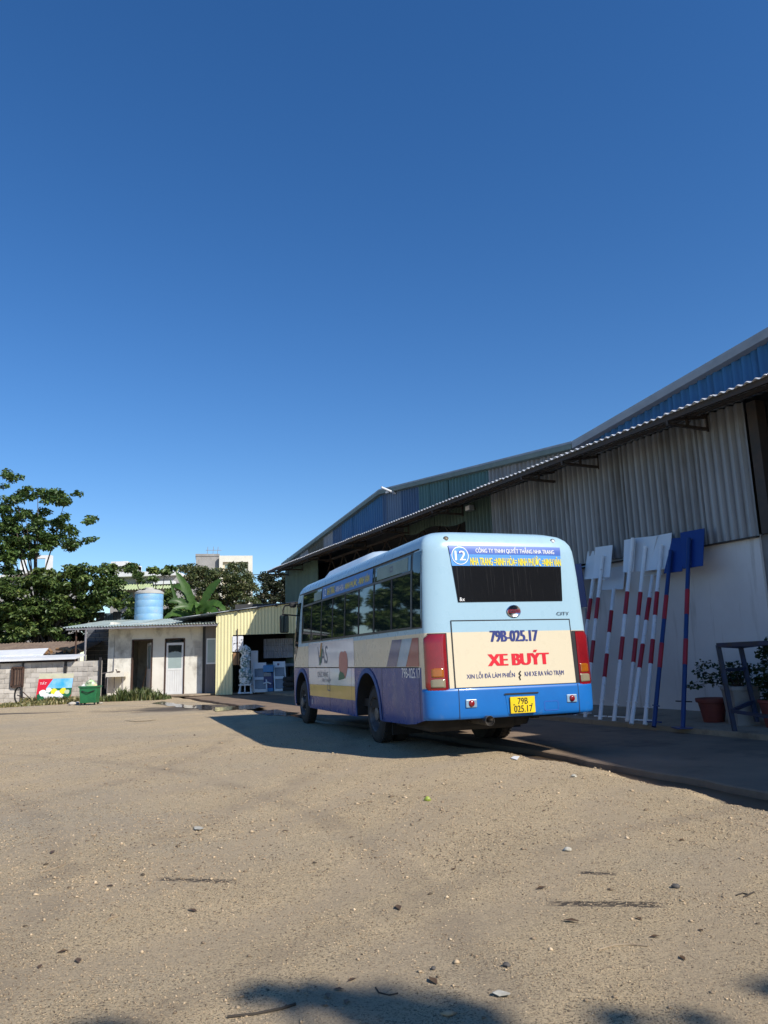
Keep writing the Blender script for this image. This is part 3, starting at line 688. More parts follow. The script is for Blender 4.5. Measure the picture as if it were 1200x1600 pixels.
def wheel(cx, cy, sgn, dual=False, dz=0):
    """sgn: -1 left, +1 right; outer face at cx"""
    r_ = .41; w_ = .22; x_in = cx - sgn * w_
    prof = [(.25, 0), (.30, 0.004), (.36, .012), (.395, .035), (.408, .06), (.41, .11), (.408, .16), (.395, .185), (.36, .208), (.25, .215)]
    ty = MB().lathe([(r2, cx - sgn * h) for r2, h in prof], (0, cy, r_ + dz), 'x', 40, cap=False)
    for k in range(40):
        a = k / 40 * 2 * math.pi; c_, s_ = math.cos(a), math.sin(a)
        for h0, h1 in ((.03, .085), (.135, .19)):
            aa = a + (.08 if h0 > .1 else 0); c_, s_ = math.cos(aa), math.sin(aa); tx, tz = -s_ * .02, c_ * .02
            P = []
            for rr2 in (.40, .416):
                for h in (h0, h1):
                    for q in (-1, 1): P.append((cx - sgn * h, cy + c_ * rr2 + q * tx, r_ + dz + s_ * rr2 + q * tz))
            ty.add(P, [(4, 5, 7, 6), (0, 1, 5, 4), (2, 3, 7, 6), (0, 2, 6, 4), (1, 3, 7, 5)])
    wh = ty.build('wheel', M['tyre'], bus, smooth=35)
    prof = [(.255, .0), (.25, .015), (.24, .02), (.225, .06), (.215, .11), (.15, .125 if dual else .04), (.10, .12 if dual else .03), (.095, .03 if dual else -.02), (.06, .02 if dual else -.03), (.001, .02 if dual else -.03)]
    rm = MB().lathe([(r2, cx - sgn * h) for r2, h in prof], (0, cy, r_ + dz), 'x', 32, cap=False).build('rim', M['rim'], wh, smooth=35)
    for k in range(6):
        a = k / 6 * 6.2832; h = .115 if dual else .035
        MB().lathe([(.016, -.012 * 1), (.016, .02)], (cx - sgn * (h - .02), cy + math.cos(a) * .125, r_ + dz + math.sin(a) * .125), 'x', 6).build('wheel_nut', M['dark'], rm)
    if dual: MB().lathe([(r2, cx - sgn * (h + .25)) for r2, h in [(.001, 0), (.25, 0), (.36, .012), (.40, .04), (.41, .1), (.40, .18), (.36, .2), (.001, .2)]], (0, cy, r_ + dz), 'x', 32, cap=False).build('inner_tyre', M['tyre'], wh, smooth=35)
wheel(.10, 2.40, -1, True); wheel(.02, 6.68, -1)
wheel(BW - .10, 2.40, 1, True, -.045); wheel(BW - .12, 6.68, 1, False, -.045)
for x0 in (.14, BW - .62): MB().box((x0, 1.74, .16), (x0 + .46, 1.755, .62)).build('mud_flap', M['black'], bus)
MB().lathe([(.2, 0), (.38, .01), (.40, .06), (.40, .14), (.38, .19), (.2, .2)], (1.35, .85, .30), 'z', 28).build('spare_tyre', M['tyre'], bus, smooth=40)

# ================================================================ WAREHOUSES (local: x into the building, y along the wall, z up)
M['wallwhite'] = mat('limewashed_wall', (.68, .665, .65), (.61, .595, .58), rough=.85, scale=1.1, bmp=.15, bscale=20, dirt=(.33, .3, .27), dscale=4.0, dstretch=(1, 1, .10), dlo=.56, dhi=.82)
M['pier'] = mat('grey_render', (.2, .2, .2), (.15, .15, .15), rough=.9, scale=2, bmp=.2)
M['zinc'] = mat('weathered_zinc', (.28, .29, .305), (.2, .208, .218), rough=.5, metal=.25, scale=1.6, stretch=(1, 1, .25), dirt=(.12, .105, .09), dscale=5, dstretch=(1, 1, .12), dlo=.55, dhi=.8)
M['zinc2'] = mat('older_zinc', (.25, .26, .273), (.17, .18, .19), rough=.55, metal=.2, scale=1.9, stretch=(1, 1, .3), dirt=(.1, .085, .07), dscale=6, dstretch=(1, 1, .12), dlo=.52, dhi=.8)
def sheetm(n, c): return mat(n, c, tuple(x * .78 for x in c), rough=.5, metal=.1, scale=1.5, stretch=(1, 1, .3), dirt=tuple(x * .45 for x in c), dscale=5, dstretch=(1, 1, .15), dlo=.58, dhi=.85)
M['cblue'] = sheetm('blue_sheet', (.02, .125, .30)); M['cblue2'] = sheetm('pale_blue_sheet', (.10, .165, .27)); M['cblue3'] = sheetm('deep_blue_sheet', (.035, .095, .21))
M['cteal'] = sheetm('teal_sheet', (.05, .14, .15)); M['cgreen'] = sheetm('green_sheet', (.10, .17, .14)); M['colive'] = sheetm('olive_sheet', (.085, .085, .06))
M['cslate'] = sheetm('slate_sheet', (.10, .15, .2)); M['cgrey'] = sheetm('light_grey_sheet', (.26, .29, .33)); M['cdgreen'] = sheetm('dark_green_sheet', (.06, .1, .08))
M['trim'] = mat('trim_grey', (.27, .29, .31), (.22, .24, .26), rough=.5, metal=.2); M['trimg'] = mat('trim_green', (.13, .17, .15), (.1, .135, .12), rough=.5)
M['steel'] = mat('rusty_black_steel', (.03, .028, .027), (.05, .035, .028), rough=.7, scale=6)
M['canopy'] = mat('canopy_sheet', (.72, .73, .74), (.6, .6, .6), rough=.5, metal=.1, scale=3, dirt=(.3, .25, .2), dscale=3, dlo=.6, dhi=.85)
M['roofm'] = mat('roof_sheet', (.3, .33, .36), rough=.5, metal=.3)
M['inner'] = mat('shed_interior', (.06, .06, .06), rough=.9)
zr1 = lambda a: 5.65 + (3.48 - a) * .110
zr2 = lambda a: 6.69 - abs(a - 13.36) * (.105 if a < 13.36 else .111)
def canz(x): return 5.29 + x * .13           # canopy height at local x (negative outwards)
def clad(parent, a0, a1, ztop, zbot_, m, x=-.03, n=None, pitch=.17, amp=.034, names='cladding_sheet'):
    n = n or max(1, round((a1 - a0) / .95)); w_ = (a1 - a0) / n
    for i in range(n):
        s0 = a0 + i * w_; mm = m[i % len(m)] if isinstance(m, list) else m
        zt = ztop if callable(ztop) else (lambda a: ztop); zb_ = zbot_ if callable(zbot_) else (lambda a: zbot_)
        j = rnd.uniform(-.012, .012)
        mb_ = MB(); corr(mb_, (x + (.006 if i % 2 else -.006), s0 - .02, 0), (0, 1, 0), w_ + .04, (0, 0, 1), 0, pitch, amp, (1, 0, 0), top=lambda s, s0=s0: zb_(s0 + s) + j, bot=lambda s, s0=s0: zt(s0 + s))
        mb_.build(names, mm, parent, smooth=50)
def canopy_sheets(parent, a0, a1):
    n = round((a1 - a0) / 1.0); w_ = (a1 - a0) / n
    for i in range(n):
        s0 = a0 + i * w_; mb_ = MB(); j = rnd.uniform(-.03, .03); L_ = 1.02 + j
        for dz in (0,):
            corr(mb_, (.0, s0 - .015, canz(0) + (.004 if i % 2 else 0)), (0, 1, 0), w_ + .03, Vector((-1, 0, -.13)).normalized(), L_, .16, .018, (0, 0, 1), trap=False)
            n0 = len(mb_.v) // 2; tip = mb_.v[n0:]          # turned-down drip edge, added to catch the sun as a bright rim
            mb_.grid([tip, [(p[0] - .020, p[1], p[2] - .017) for p in tip]])
        o = mb_.build('canopy_sheet', M['canopy'], parent, smooth=60)
        sd = o.modifiers.new('thick', 'SOLIDIFY'); sd.thickness = .004
def bracket(parent, a, x_in=0.0):
    mb_ = MB(); zt = 5.10; zb_ = 5.0
    mb_.bar((-.98, a, canz(-.98) - .09), (x_in, a, canz(0) - .06), .05); mb_.bar((-.98, a, zb_), (x_in, a, zb_ + .0), .05)
    mb_.bar((-.96, a, zb_), (-.96, a, canz(-.96) - .05), .05); mb_.bar((-.5, a, zb_), (-.5, a, canz(-.5) - .05), .04); mb_.bar((-.03, a, zb_ - .05), (-.03, a, canz(0)), .05)
    mb_.build('canopy_bracket', M['steel'], parent)
def rake(parent, a0, a1, zr, m):
    mb_ = MB()
    pr = [(-.16, .05), (-.16, .16), (.0, .18), (.0, .13), (-.02, .03)]
    mb_.add([(x, a0, zr(a0) + z - .14) for x, z in pr] + [(x, a1, zr(a1) + z - .14) for x, z in pr], [(0, 1, 6, 5), (1, 2, 7, 6), (2, 3, 8, 7), (3, 4, 9, 8), (4, 0, 5, 9), (0, 4, 3, 2, 1), (5, 6, 7, 8, 9)])
    mb_.build('rake_trim', m, parent)
def roofslab(parent, a0, a1, zr, depth=20):
    P = [(-.14, a0, zr(a0) + .03), (depth, a0, zr(a0) + .03), (depth, a1, zr(a1) + .03), (-.14, a1, zr(a1) + .03)]
    MB().prism(P, (0, 0, .05)).build('roof', M['roofm'], parent)
def truss(parent, a0, a1, x, zb_, zt, n):
    mb_ = MB(); mb_.bar((x, a0, zb_), (x, a1, zb_), .08); mb_.bar((x, a0, zt), (x, a1, zt), .08); st = (a1 - a0) / n
    for i in range(n):
        mb_.bar((x, a0 + i * st, zb_), (x, a0 + (i + .5) * st, zt), .04); mb_.bar((x, a0 + (i + .5) * st, zt), (x, a0 + (i + 1) * st, zb_), .04)
    mb_.build('truss', M['steel'], parent)

h1 = empty('warehouse', P0, WROT, 'warehouse with white base wall, grey corrugated cladding and bright blue gable', 'warehouse')
MB().box((0, -.74, -.1), (.2, 3.95, 3.02)).build('base_wall', M['wallwhite'], h1)
MB().box((.05, -8, -.1), (.22, -.745, 3.0)).build('side_wall', M['pier'], h1)
MB().box((-.02, -1.0, 3.004), (.2, -.82, 5.22)).build('door_post', M['steel'], h1)
clad(h1, -.76, 3.95, 5.26, lambda a: 2.98 + a * .02, [M['zinc'], M['zinc2']], n=5)
clad(h1, -4.0, 3.46, lambda a: zr1(a) - .02, 5.31, M['cblue'], x=-.02, pitch=.2, amp=.025)
clad(h1, -8.0, -4.0, lambda a: zr1(a) - .02, 5.31, M['cblue'], x=-.02, pitch=.2, n=2)
rake(h1, -8, 3.47, zr1, M['trim']); roofslab(h1, -8, 3.48, zr1)
MB().box((-.085, -.76, 2.965), (-.002, 3.94, 2.985)).build('flashing', M['steel'], h1)
canopy_sheets(h1, -4, 3.95)
MB().box((-.99, -4, canz(-.97) - .115), (-.93, 3.95, canz(-.97) - .02)).build('edge_purlin', M['steel'], h1)
MB().box((-.52, -4, canz(-.5) - .08), (-.46, 3.95, canz(-.5) - .022)).build('purlin', M['steel'], h1)
for a in (-3.0, 0.0, 2.84): bracket(h1, a)
truss(h1, -7.5, -.95, .4, 4.75, 5.2, 7)
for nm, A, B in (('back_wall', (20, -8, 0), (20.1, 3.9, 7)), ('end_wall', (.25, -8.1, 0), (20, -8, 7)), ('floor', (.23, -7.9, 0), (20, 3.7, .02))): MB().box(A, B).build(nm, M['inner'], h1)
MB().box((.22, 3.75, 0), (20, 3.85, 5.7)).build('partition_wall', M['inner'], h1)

h2 = empty('warehouse', P0 + WD * 4.0, WROT, 'long warehouse with patchwork blue, olive and teal gable and wide open front behind the bus', 'warehouse')
H2 = lambda a: a - 4.0
zr2l = lambda y: zr2(y + 4.0)
MB().box((0, -.04, -.1), (.2, H2(8.12), 3.06)).build('base_wall', M['wallwhite'], h2)
clad(h2, -.02, H2(6.8), 5.24, 3.05, [M['zinc2'], M['zinc']], x=-.045, n=3)
clad(h2, H2(6.8), H2(8.12), 5.24, 3.05, M['cdgreen'], n=1)
clad(h2, H2(19.5), H2(23.64), 5.24, 0, M['cgreen'], n=4)
clad(h2, H2(8.1), H2(11.8), 5.24, lambda a: 4.72 + .12 * math.sin(a * 1.3) ** 2 + (a - 4) * .06, M['cdgreen'], x=.0, n=4, names='lintel_sheet')
segs = [(3.49, 6.9, 'zinc2', 3), (6.9, 10.1, 'cteal', 3), (10.1, 10.8, 'cteal', 1), (10.8, 11.9, 'cblue3', 1), (11.9, 13.0, 'cblue2', 1), (13.0, 13.35, 'cblue3', 1), (13.35, 14.05, 'cblue', 1), (14.05, 15.9, 'cblue', 2), (15.9, 16.9, 'cblue', 1), (16.9, 17.8, 'cblue3', 1), (17.8, 18.8, 'cgrey', 1), (18.8, 20.6, 'colive', 2), (20.6, 21.6, 'cgrey', 1), (21.6, 22.6, 'cslate', 1), (22.6, 23.62, 'cgreen', 1)]
for a0, a1, m_, n_ in segs: clad(h2, H2(a0), H2(a1), lambda y: zr2l(y) - .02, 5.31, M[m_], x=-.02, n=n_, pitch=.17, amp=.022, names='gable_sheet')
rake(h2, H2(3.49), H2(13.36), zr2l, M['trimg']); rake(h2, H2(13.36), H2(23.9), zr2l, M['trimg'])
roofslab(h2, H2(3.49), H2(13.36), zr2l); roofslab(h2, H2(13.36), H2(23.9), zr2l)
canopy_sheets(h2, -.05, H2(23.3))
MB().box((-.99, -.05, canz(-.97) - .115), (-.93, H2(23.3), canz(-.97) - .02)).build('edge_purlin', M['steel'], h2)
MB().box((-.52, -.05, canz(-.5) - .08), (-.46, H2(23.3), canz(-.5) - .022)).build('purlin', M['steel'], h2)
for a in (4.25, 8.3, 11.5, 14.8, 18.1, 21.3, 23.2): bracket(h2, H2(a))
truss(h2, H2(8.2), H2(19.6), .35, 4.5, 5.15, 9); truss(h2, H2(8.2), H2(19.6), 5.0, 4.6, 5.6, 9); truss(h2, H2(8.2), H2(19.6), 10.0, 4.6, 5.6, 9)
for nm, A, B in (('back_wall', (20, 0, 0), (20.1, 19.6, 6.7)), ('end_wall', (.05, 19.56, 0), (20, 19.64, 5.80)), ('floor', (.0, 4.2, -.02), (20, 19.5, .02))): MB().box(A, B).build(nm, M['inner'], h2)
MB().box((-.35, H2(12.3), 6.42), (-.29, H2(12.42), 6.48)).build('pipe_stub', M['white'], h2)
MB().tube([(-.05, H2(12.3), 6.42), (-.60, H2(12.2), 6.56)], .035, 8).build('vent_pipe', M['white'], h2)
fl = MB().box((-.30, H2(7.50), 4.96), (-.16, H2(7.72), 5.10)).build('flood_light', M['trim'], h2, bevel=.01)
MB().box((-.315, H2(7.52), 4.97), (-.30, H2(7.70), 5.08)).build('lamp_glass', M['white'], fl); MB().bar((-.18, H2(7.6), 5.0), (0, H2(7.6), 5.02), .03).build('lamp_arm', M['steel'], fl)
# taller hall further along the same wall, out of the picture; its roof throws the shade on the apron
h3 = empty('warehouse', P0 + WD * -8.1, WROT, 'tall grey corrugated hall adjoining the blue gabled warehouse', 'warehouse')
zr3 = lambda y: 8.0 + .34 * (-y) if y > -9.5 else 11.23 - .34 * (-y - 9.5)
MB().box((.0, -19, -.1), (.2, 0, 3.0)).build('base_wall', M['wallwhite'], h3)
clad(h3, -19, -9.5, lambda y: zr3(y), 2.98, M['zinc'], n=9); clad(h3, -9.5, 0, lambda y: zr3(y), 2.98, M['zinc'], n=9)
roofslab(h3, -19, -9.5, zr3); roofslab(h3, -9.5, 0, zr3)
MB().prism([(.2, -.02, 0), (20, -.02, 0), (20, -.02, 7.95), (.2, -.02, 7.95)], (0, -.1, 0)).build('end_wall', M['zinc'], h3)

# ================================================================ SIGN POSTS leaning on the wall
def onwall(px, py, off):
    d = ray(px, py); c_ = Vector((0, 0, CAMH)); p = P0 + NL * off; return c_ + d * ((p - c_).dot(NL) / d.dot(NL))
M['postw'] = mat('post_white', (.80, .82, .84), (.72, .74, .76), rough=.4, scale=5, dirt=(.35, .33, .31), dscale=9, dlo=.6, dhi=.8)
M['postr'] = mat('post_red', (.42, .015, .025), (.33, .012, .02), rough=.4, scale=5)
M['postb'] = mat('post_blue', (.012, .04, .17), (.01, .035, .14), rough=.4, scale=5)
M['platew'] = mat('plate_white', (.74, .76, .79), (.66, .69, .72), rough=.35, scale=2)
M['plateb'] = mat('plate_blue', (.01, .038, .2), (.01, .033, .17), rough=.4, scale=2)
Cp = lambda a, b: (880 + a / 4.704, 820 + b / 4.704)
# base, top, red bands (fractions along the post measured in the crop), plate corners, colour
posts = [
 ((88, 1388), (222, 395), [(850, 1000), (545, 698)], [(150, 400), (236, 396), (250, 190), (180, 195)], 'w', 'white sign post almost hidden behind the bus corner, outermost of the row'),
 ((160, 1400), (290, 230), [(852, 1015), (538, 692)], [(218, 396), (342, 383), (362, 148), (236, 166)], 'w', 'white sign post with plain plate standing next to the bus corner'),
 ((268, 1418), (372, 470), [(952, 1122), (634, 795)], [(285, 480), (440, 472), (462, 224), (300, 236)], 'w', 'short white sign post with the lowest hanging white plate'),
 ((372, 1432), (512, 100), [(825, 995), (494, 660)], [(440, 350), (512, 345), (530, 98), (448, 112)], 'w', 'white sign post right of the short one, plate half covered'),
 ((470, 1437), (602, 160), [(838, 1012), (498, 668)], [(505, 345), (628, 338), (690, 80), (518, 98)], 'w', 'white sign post with square plate between two other white ones'),
 ((500, 1452), (658, 372), [(880, 1054), (540, 706)], [(585, 380), (728, 364), (742, 150), (600, 165)], 'w', 'white sign post crossing in front with its plate hidden behind others'),
 ((600, 1458), (722, 150), [(845, 1023), (496, 668)], [(630, 335), (778, 318), (797, 58), (637, 88)], 'w', 'white sign post with chipped foot beside the blue posts'),
 ((665, 1470), (790, 190), [(872, 1052), (522, 696)], [(738, 358), (872, 340), (905, 92), (800, 100)], 'b', 'blue sign post with dark red bands next to the white posts'),
 ((878, 1478), (925, 100), [(842, 1030), (478, 660)], [(880, 322), (1025, 300), (1037, 25), (860, 58)], 'b', 'blue sign post on a square foot plate standing apart from the others'),
]
for i, (pb_, pt_, bands, pl, kind, lab) in enumerate(posts):
    B = None
    B = gnd(*Cp(*pb_), .07 if i > 2 else .085); T = onwall(*Cp(*pt_), .30 + .04 * (i % 2) + (.05 if kind == 'b' else 0))
    dist0 = (B - P0).dot(NL); B.z = float(np.interp(dist0, [-.1, .75, 1.56], [.16, .075, .05])) - .01
    root = empty('sign_post', B, 0, lab, 'sign post', 'bus stop sign posts leaning on the wall')
    d_ = (T - B); ln = d_.length; dn = d_ / ln; rad = .036
    mp, mr2 = (M['postw'], M['platew']) if kind == 'w' else (M['postb'], M['plateb'])
    loc = lambda s_: dn * s_
    pole = MB().tube([loc(0), loc(ln)], rad, 14).build('pole', mp, root, smooth=40)
    py0, py1 = pb_[1], pt_[1]
    for y0, y1 in bands:
        # height of the band ends along the leaning post
        def frac(y):
            px = pb_[0] + (pt_[0] - pb_[0]) * (y - py0) / (py1 - py0); r = ray(*Cp(px, y)); o_ = Vector((0, 0, CAMH)) - B
            # nearest point of the post axis to the sight line
            a_ = dn.dot(dn); b__ = dn.dot(r); c__ = r.dot(r); d__ = dn.dot(-o_); e__ = r.dot(-o_)
            return (b__ * e__ - c__ * d__) / (a_ * c__ - b__ * b__) * -1 if False else (c__ * dn.dot(o_) - b__ * r.dot(o_)) / (a_ * c__ - b__ * b__)
        s0, s1 = frac(max(y0, y1)), frac(min(y0, y1))
        MB().tube([loc(s0), loc(s1)], rad + .0025, 14, cap=False).build('red_band', M['postr'], root, smooth=40)
    # plate lies in the plane of the post and the wall's run, just behind the post
    nrm = dn.cross(WD).normalized(); nrm = nrm if nrm.dot(NL) > 0 else -nrm
    pp = T - nrm * (rad + .012); P = []
    for q in pl:
        r = ray(*Cp(*q)); c_ = Vector((0, 0, CAMH)); P.append(c_ + r * ((pp - c_).dot(nrm) / r.dot(nrm)) - B)
    sp = MB().prism(P, -nrm * .012).build('sign_plate', mr2, root)
    cen = sum(P, Vector()) / 4
    if i in (1, 4, 6, 8):
        for s_ in (ln - .02, ln - .50): MB().box(tuple(loc(s_) + Vector((-.0, -.0, -.012))), tuple(loc(s_) + Vector((.10, .05, .012)))).build('plate_bracket', mp, root)
    if i < 8:
        for s_, q in ((.30 + .05 * (i % 3), .0), (.08, .6)):
            c_ = loc(s_); dd = (WD * .9 + NL * .35 * (1 if q else -1)).normalized()
            MB().tube([c_ - dd * .12, c_ + dd * .12], .012, 8).build('anchor_rod', mp, root)
    else:
        MB().box((-.13, -.13, -.005), (.13, .13, .012)).build('foot_plate', mp, root); dd = WD
        MB().tube([loc(.42) - dd * .16, loc(.42) + dd * .16], .01, 8).build('anchor_rod', M['dark'], root)
# folded poster board and tubes tucked behind the bus corner
pbr = onwall(908, 1080, .25); pbr.z = .12
pr = empty('poster_board', pbr, 0, 'narrow blue and white poster board propped up behind the bus corner', 'poster board')
A = [onwall(x, y, .22) - pbr for x, y in ((893, 952), (917, 950), (902, 882), (880, 884))]
MB().prism(A, NL * .03).build('board', M['platew'], pr)
A = [onwall(x, y, .265) - pbr for x, y in ((905, 950), (918, 948), (908, 880), (897, 882))]
MB().prism(A, NL * .008).build('blue_print', M['plateb'], pr)
for x0, x1 in ((903, 908), (914, 906), (922, 915)): MB().tube([onwall(x0, 1088, .3) - pbr, onwall(x1, 950, .26) - pbr], .022, 8).build('prop', M['trim'], pr)

# ================================================================ STEEL FRAME AND POT PLANTS by the wall
leafm_cache = {}
def leafmat(name, c1, c2, c3=None, trans=.25):
    m, t, b = newmat(name); a_ = t.nodes.new('ShaderNodeAttribute'); a_.attribute_name = 'tint'
    r = t.nodes.new('ShaderNodeValToRGB'); t.links.new(a_.outputs['Fac'], r.inputs[0]); r.color_ramp.elements[0].color = c4(c1); r.color_ramp.elements[1].color = c4(c3 or c2)
    e = r.color_ramp.elements.new(.6); e.color = c4(c2)
    t.links.new(r.outputs[0], b.inputs['Base Color']); b.inputs['Roughness'].default_value = .42; b.inputs['Specular IOR Level'].default_value = .45
    tr = t.nodes.new('ShaderNodeBsdfTranslucent'); t.links.new(r.outputs[0], tr.inputs[0]); mx = t.nodes.new('ShaderNodeMixShader'); mx.inputs[0].default_value = trans
    t.links.new(b.outputs[0], mx.inputs[1]); t.links.new(tr.outputs[0], mx.inputs[2]); t.links.new(mx.outputs[0], t.nodes['Material Output'].inputs[0]); return m
M['leaf_dark'] = leafmat('pot_leaf', (.012, .03, .01), (.03, .06, .018))
def leaves(clusters, size, seed, up=.75, asp=.5, base=(0, 0, 0)):
    """clusters: (cx,cy,cz,rx,ry,rz,count); returns verts, faces, tint of folded leaf blades"""
    rs_ = np.random.RandomState(seed); VV, FF, TT = [], [], []; n0 = 0
    for (cx, cy, cz, rx, ry, rz, cnt) in clusters:
        cnt = int(cnt); d = rs_.randn(cnt, 3); d /= np.linalg.norm(d, axis=1)[:, None]; rad = rs_.rand(cnt) ** .45
        P = d * rad[:, None] * np.array([rx, ry, rz]) + np.array([cx, cy, cz]) - np.array(base)
        nrm = rs_.randn(cnt, 3) * .55 + d * .35 + np.array([0, 0, up]); nrm /= np.linalg.norm(nrm, axis=1)[:, None]
        ax = rs_.randn(cnt, 3) + d * .6; ax -= (ax * nrm).sum(1)[:, None] * nrm; ax /= np.linalg.norm(ax, axis=1)[:, None]
        sd = np.cross(nrm, ax); s = size * (.6 + .8 * rs_.rand(cnt))[:, None]
        b0 = P - ax * s * .5; tip = P + ax * s * .5 - nrm * s * .12; l = P + ax * s * .1 + sd * s * asp * .5 + nrm * s * .07; r = P + ax * s * .1 - sd * s * asp * .5 + nrm * s * .07
        V_ = np.stack([b0, r, tip, l], 1).reshape(-1, 3); i0 = n0 + np.arange(cnt) * 4
        FF.append(np.stack([i0, i0 + 1, i0 + 2], 1)); FF.append(np.stack([i0, i0 + 2, i0 + 3], 1)); VV.append(V_)
        TT.append(np.repeat(np.clip(rs_.rand(cnt) * .8 + rs_.rand() * .3 - .05, 0, 1), 4)); n0 += cnt * 4
    return np.concatenate(VV), np.concatenate(FF), np.concatenate(TT)
def foliage(name, clusters, size, m, parent, seed, base, **kw):
    V_, F_, T_ = leaves(clusters, size, seed, base=base, **kw); return obj(name, np_mesh(name, V_, F_, m, T_), parent)

fb = gnd(1150, 1152, -.036)
fr = empty('steel_frame', fb, 0, 'dark blue welded steel frame standing in front of the pot plants', 'frame')
M['frameb'] = mat('frame_blue', (.012, .03, .09), (.03, .03, .035), rough=.55, scale=5)
def fpt(px, py, off): return onwall(px, py, off) - fb
offf = (fb - P0).dot(NL)
lg = [fpt(1150, 1152, offf), fpt(1122, 1008, offf + .05)]; l2 = [fpt(1183, 1128, offf - .55), fpt(1157, 1010, offf - .50)]
MB().bar(lg[0], lg[1], .055).build('leg', M['frameb'], fr); MB().bar(l2[0] * 1.0, l2[1], .055).build('leg', M['frameb'], fr)
l3 = [fpt(1262, 1140, offf - .5), fpt(1240, 1000, offf - .5)]; l4 = [fpt(1255, 1176, offf), fpt(1228, 1003, offf + .05)]
for q in (l3, l4): MB().bar(q[0], q[1], .055).build('leg', M['frameb'], fr)
for a_, b__ in ((lg[1], l2[1]), (l2[1], l3[1]), (l3[1], l4[1]), (l4[1], lg[1])): MB().bar(a_, b__, .06).build('top_rail', M['frameb'], fr)
for f_ in (.28, .72):
    MB().bar(lg[0].lerp(lg[1], f_), l2[0].lerp(l2[1], f_ - .02), .045).build('cross_rail', M['frameb'], fr)
MB().bar(lg[0].lerp(lg[1], .28), l4[0].lerp(l4[1], .28), .045).build('cross_rail', M['frameb'], fr)

def slabz(p): return float(np.interp((p - P0).dot(NL), [-.1, .75, 1.56, 1.585], [.16, .075, .05, -.04]))
def seat(px, py):
    p = gnd(px, py, .08); p.z = slabz(p) - .006; return p
pp = seat(1116, 1127)
M['terra'] = mat('terracotta_plastic', (.2, .045, .035), (.15, .035, .03), rough=.6, scale=5); M['soil'] = mat('soil', (.05, .035, .025), rough=1)
pt = empty('plant_pot', pp, 0, 'wide terracotta coloured plant pot beside a ribbed white planter', 'pot')
MB().lathe([(.15, 0), (.155, .01), (.215, .30), (.245, .31), (.25, .34), (.25, .37), (.23, .372), (.215, .33), (.001, .31)], (0, 0, 0), 'z', 32).build('pot', M['terra'], pt, smooth=40)
MB().lathe([(.212, .318), (.15, .335), (.001, .34)], (0, 0, 0), 'z', 20, cap=False).build('soil', M['soil'], pt, smooth=60)
pq = seat(1163, 1131)
pl_ = empty('potted_plant', pq, 0, 'sprawling leafy shrub in a square ribbed white planter', 'potted plant')
mb = MB(); n_ = 48; prf = []
for h_, s_ in ((0, .17), (.02, .172), (.50, .215), (.52, .235), (.57, .238), (.575, .22), (.53, .205)):
    row = []
    for k in range(n_ + 1):
        a = k / n_ * 2 * math.pi; c_, q = math.cos(a), math.sin(a); rr = s_ / max(abs(c_), abs(q)) ** .8; rr *= 1 + (.02 * math.cos(a * 24) if h_ < .51 else 0); row.append((c_ * rr, q * rr, h_))
    prf.append(row)
mb.grid(prf).build('planter', mat('planter_plastic', (.3, .3, .3), (.25, .25, .25), rough=.6, scale=6), pl_, smooth=40)
MB().lathe([(.2, .535), (.001, .55)], (0, 0, 0), 'z', 20, cap=False).build('soil', M['soil'], pl_)
def oo(px, py, o_=.5): return onwall(px, py, (pq - P0).dot(NL) + o_ - .5)
br = []; twigs = MB()
for (x, y, dx) in ((1084, 1072, .2), (1097, 1052, .4), (1100, 1038, .3), (1108, 1062, .5), (1122, 1055, .6), (1130, 1040, .4), (1146, 1042, .7), (1158, 1050, .3), (1150, 1060, .4), (1175, 1045, .5), (1182, 1062, .6), (1140, 1065, .4)):
    e = oo(x, y, dx); br.append((e.x, e.y, e.z, .16, .14, .09, 42)); twigs.tube([Vector((0, 0, .52)), (e - pq) * .55 + Vector((0, 0, .32)), e - pq], [.012, .008, .004], 5)
    m_ = (e + pq + Vector((0, 0, .55))) / 2; br.append((m_.x, m_.y, m_.z + .05, .12, .12, .07, 14))
foliage('foliage', br, .062, M['leaf_dark'], pl_, 5, pq, asp=.7); twigs.build('branches', M['steel'], pl_)
pz = seat(1215, 1135)
sh = empty('potted_plant', pz, 0, 'dense dark green shrub in a pot behind the steel frame', 'potted plant')
MB().lathe([(.15, 0), (.21, .34), (.23, .35), (.23, .39), (.2, .38), (.001, .36)], (0, 0, 0), 'z', 24).build('pot', M['terra'], sh, smooth=40)
cl = []
for (x, y, r_) in ((1196, 1022, .16), (1208, 1010, .2), (1200, 1045, .2), (1218, 1035, .3), (1196, 1066, .15), (1210, 1075, .25), (1230, 1020, .3), (1200, 1088, .12)):
    e = onwall(x, y, (pz - P0).dot(NL)); cl.append((e.x, e.y, e.z, r_, r_, r_ * .8, 150 * r_ / .2))
foliage('foliage', cl, .06, M['leaf_dark'], sh, 6, pz, asp=.65)
MB().tube([(0, 0, .36), (.02, 0, .7), (0, .03, 1.1)], [.02, .015, .008], 6).build('stem', M['steel'], sh)

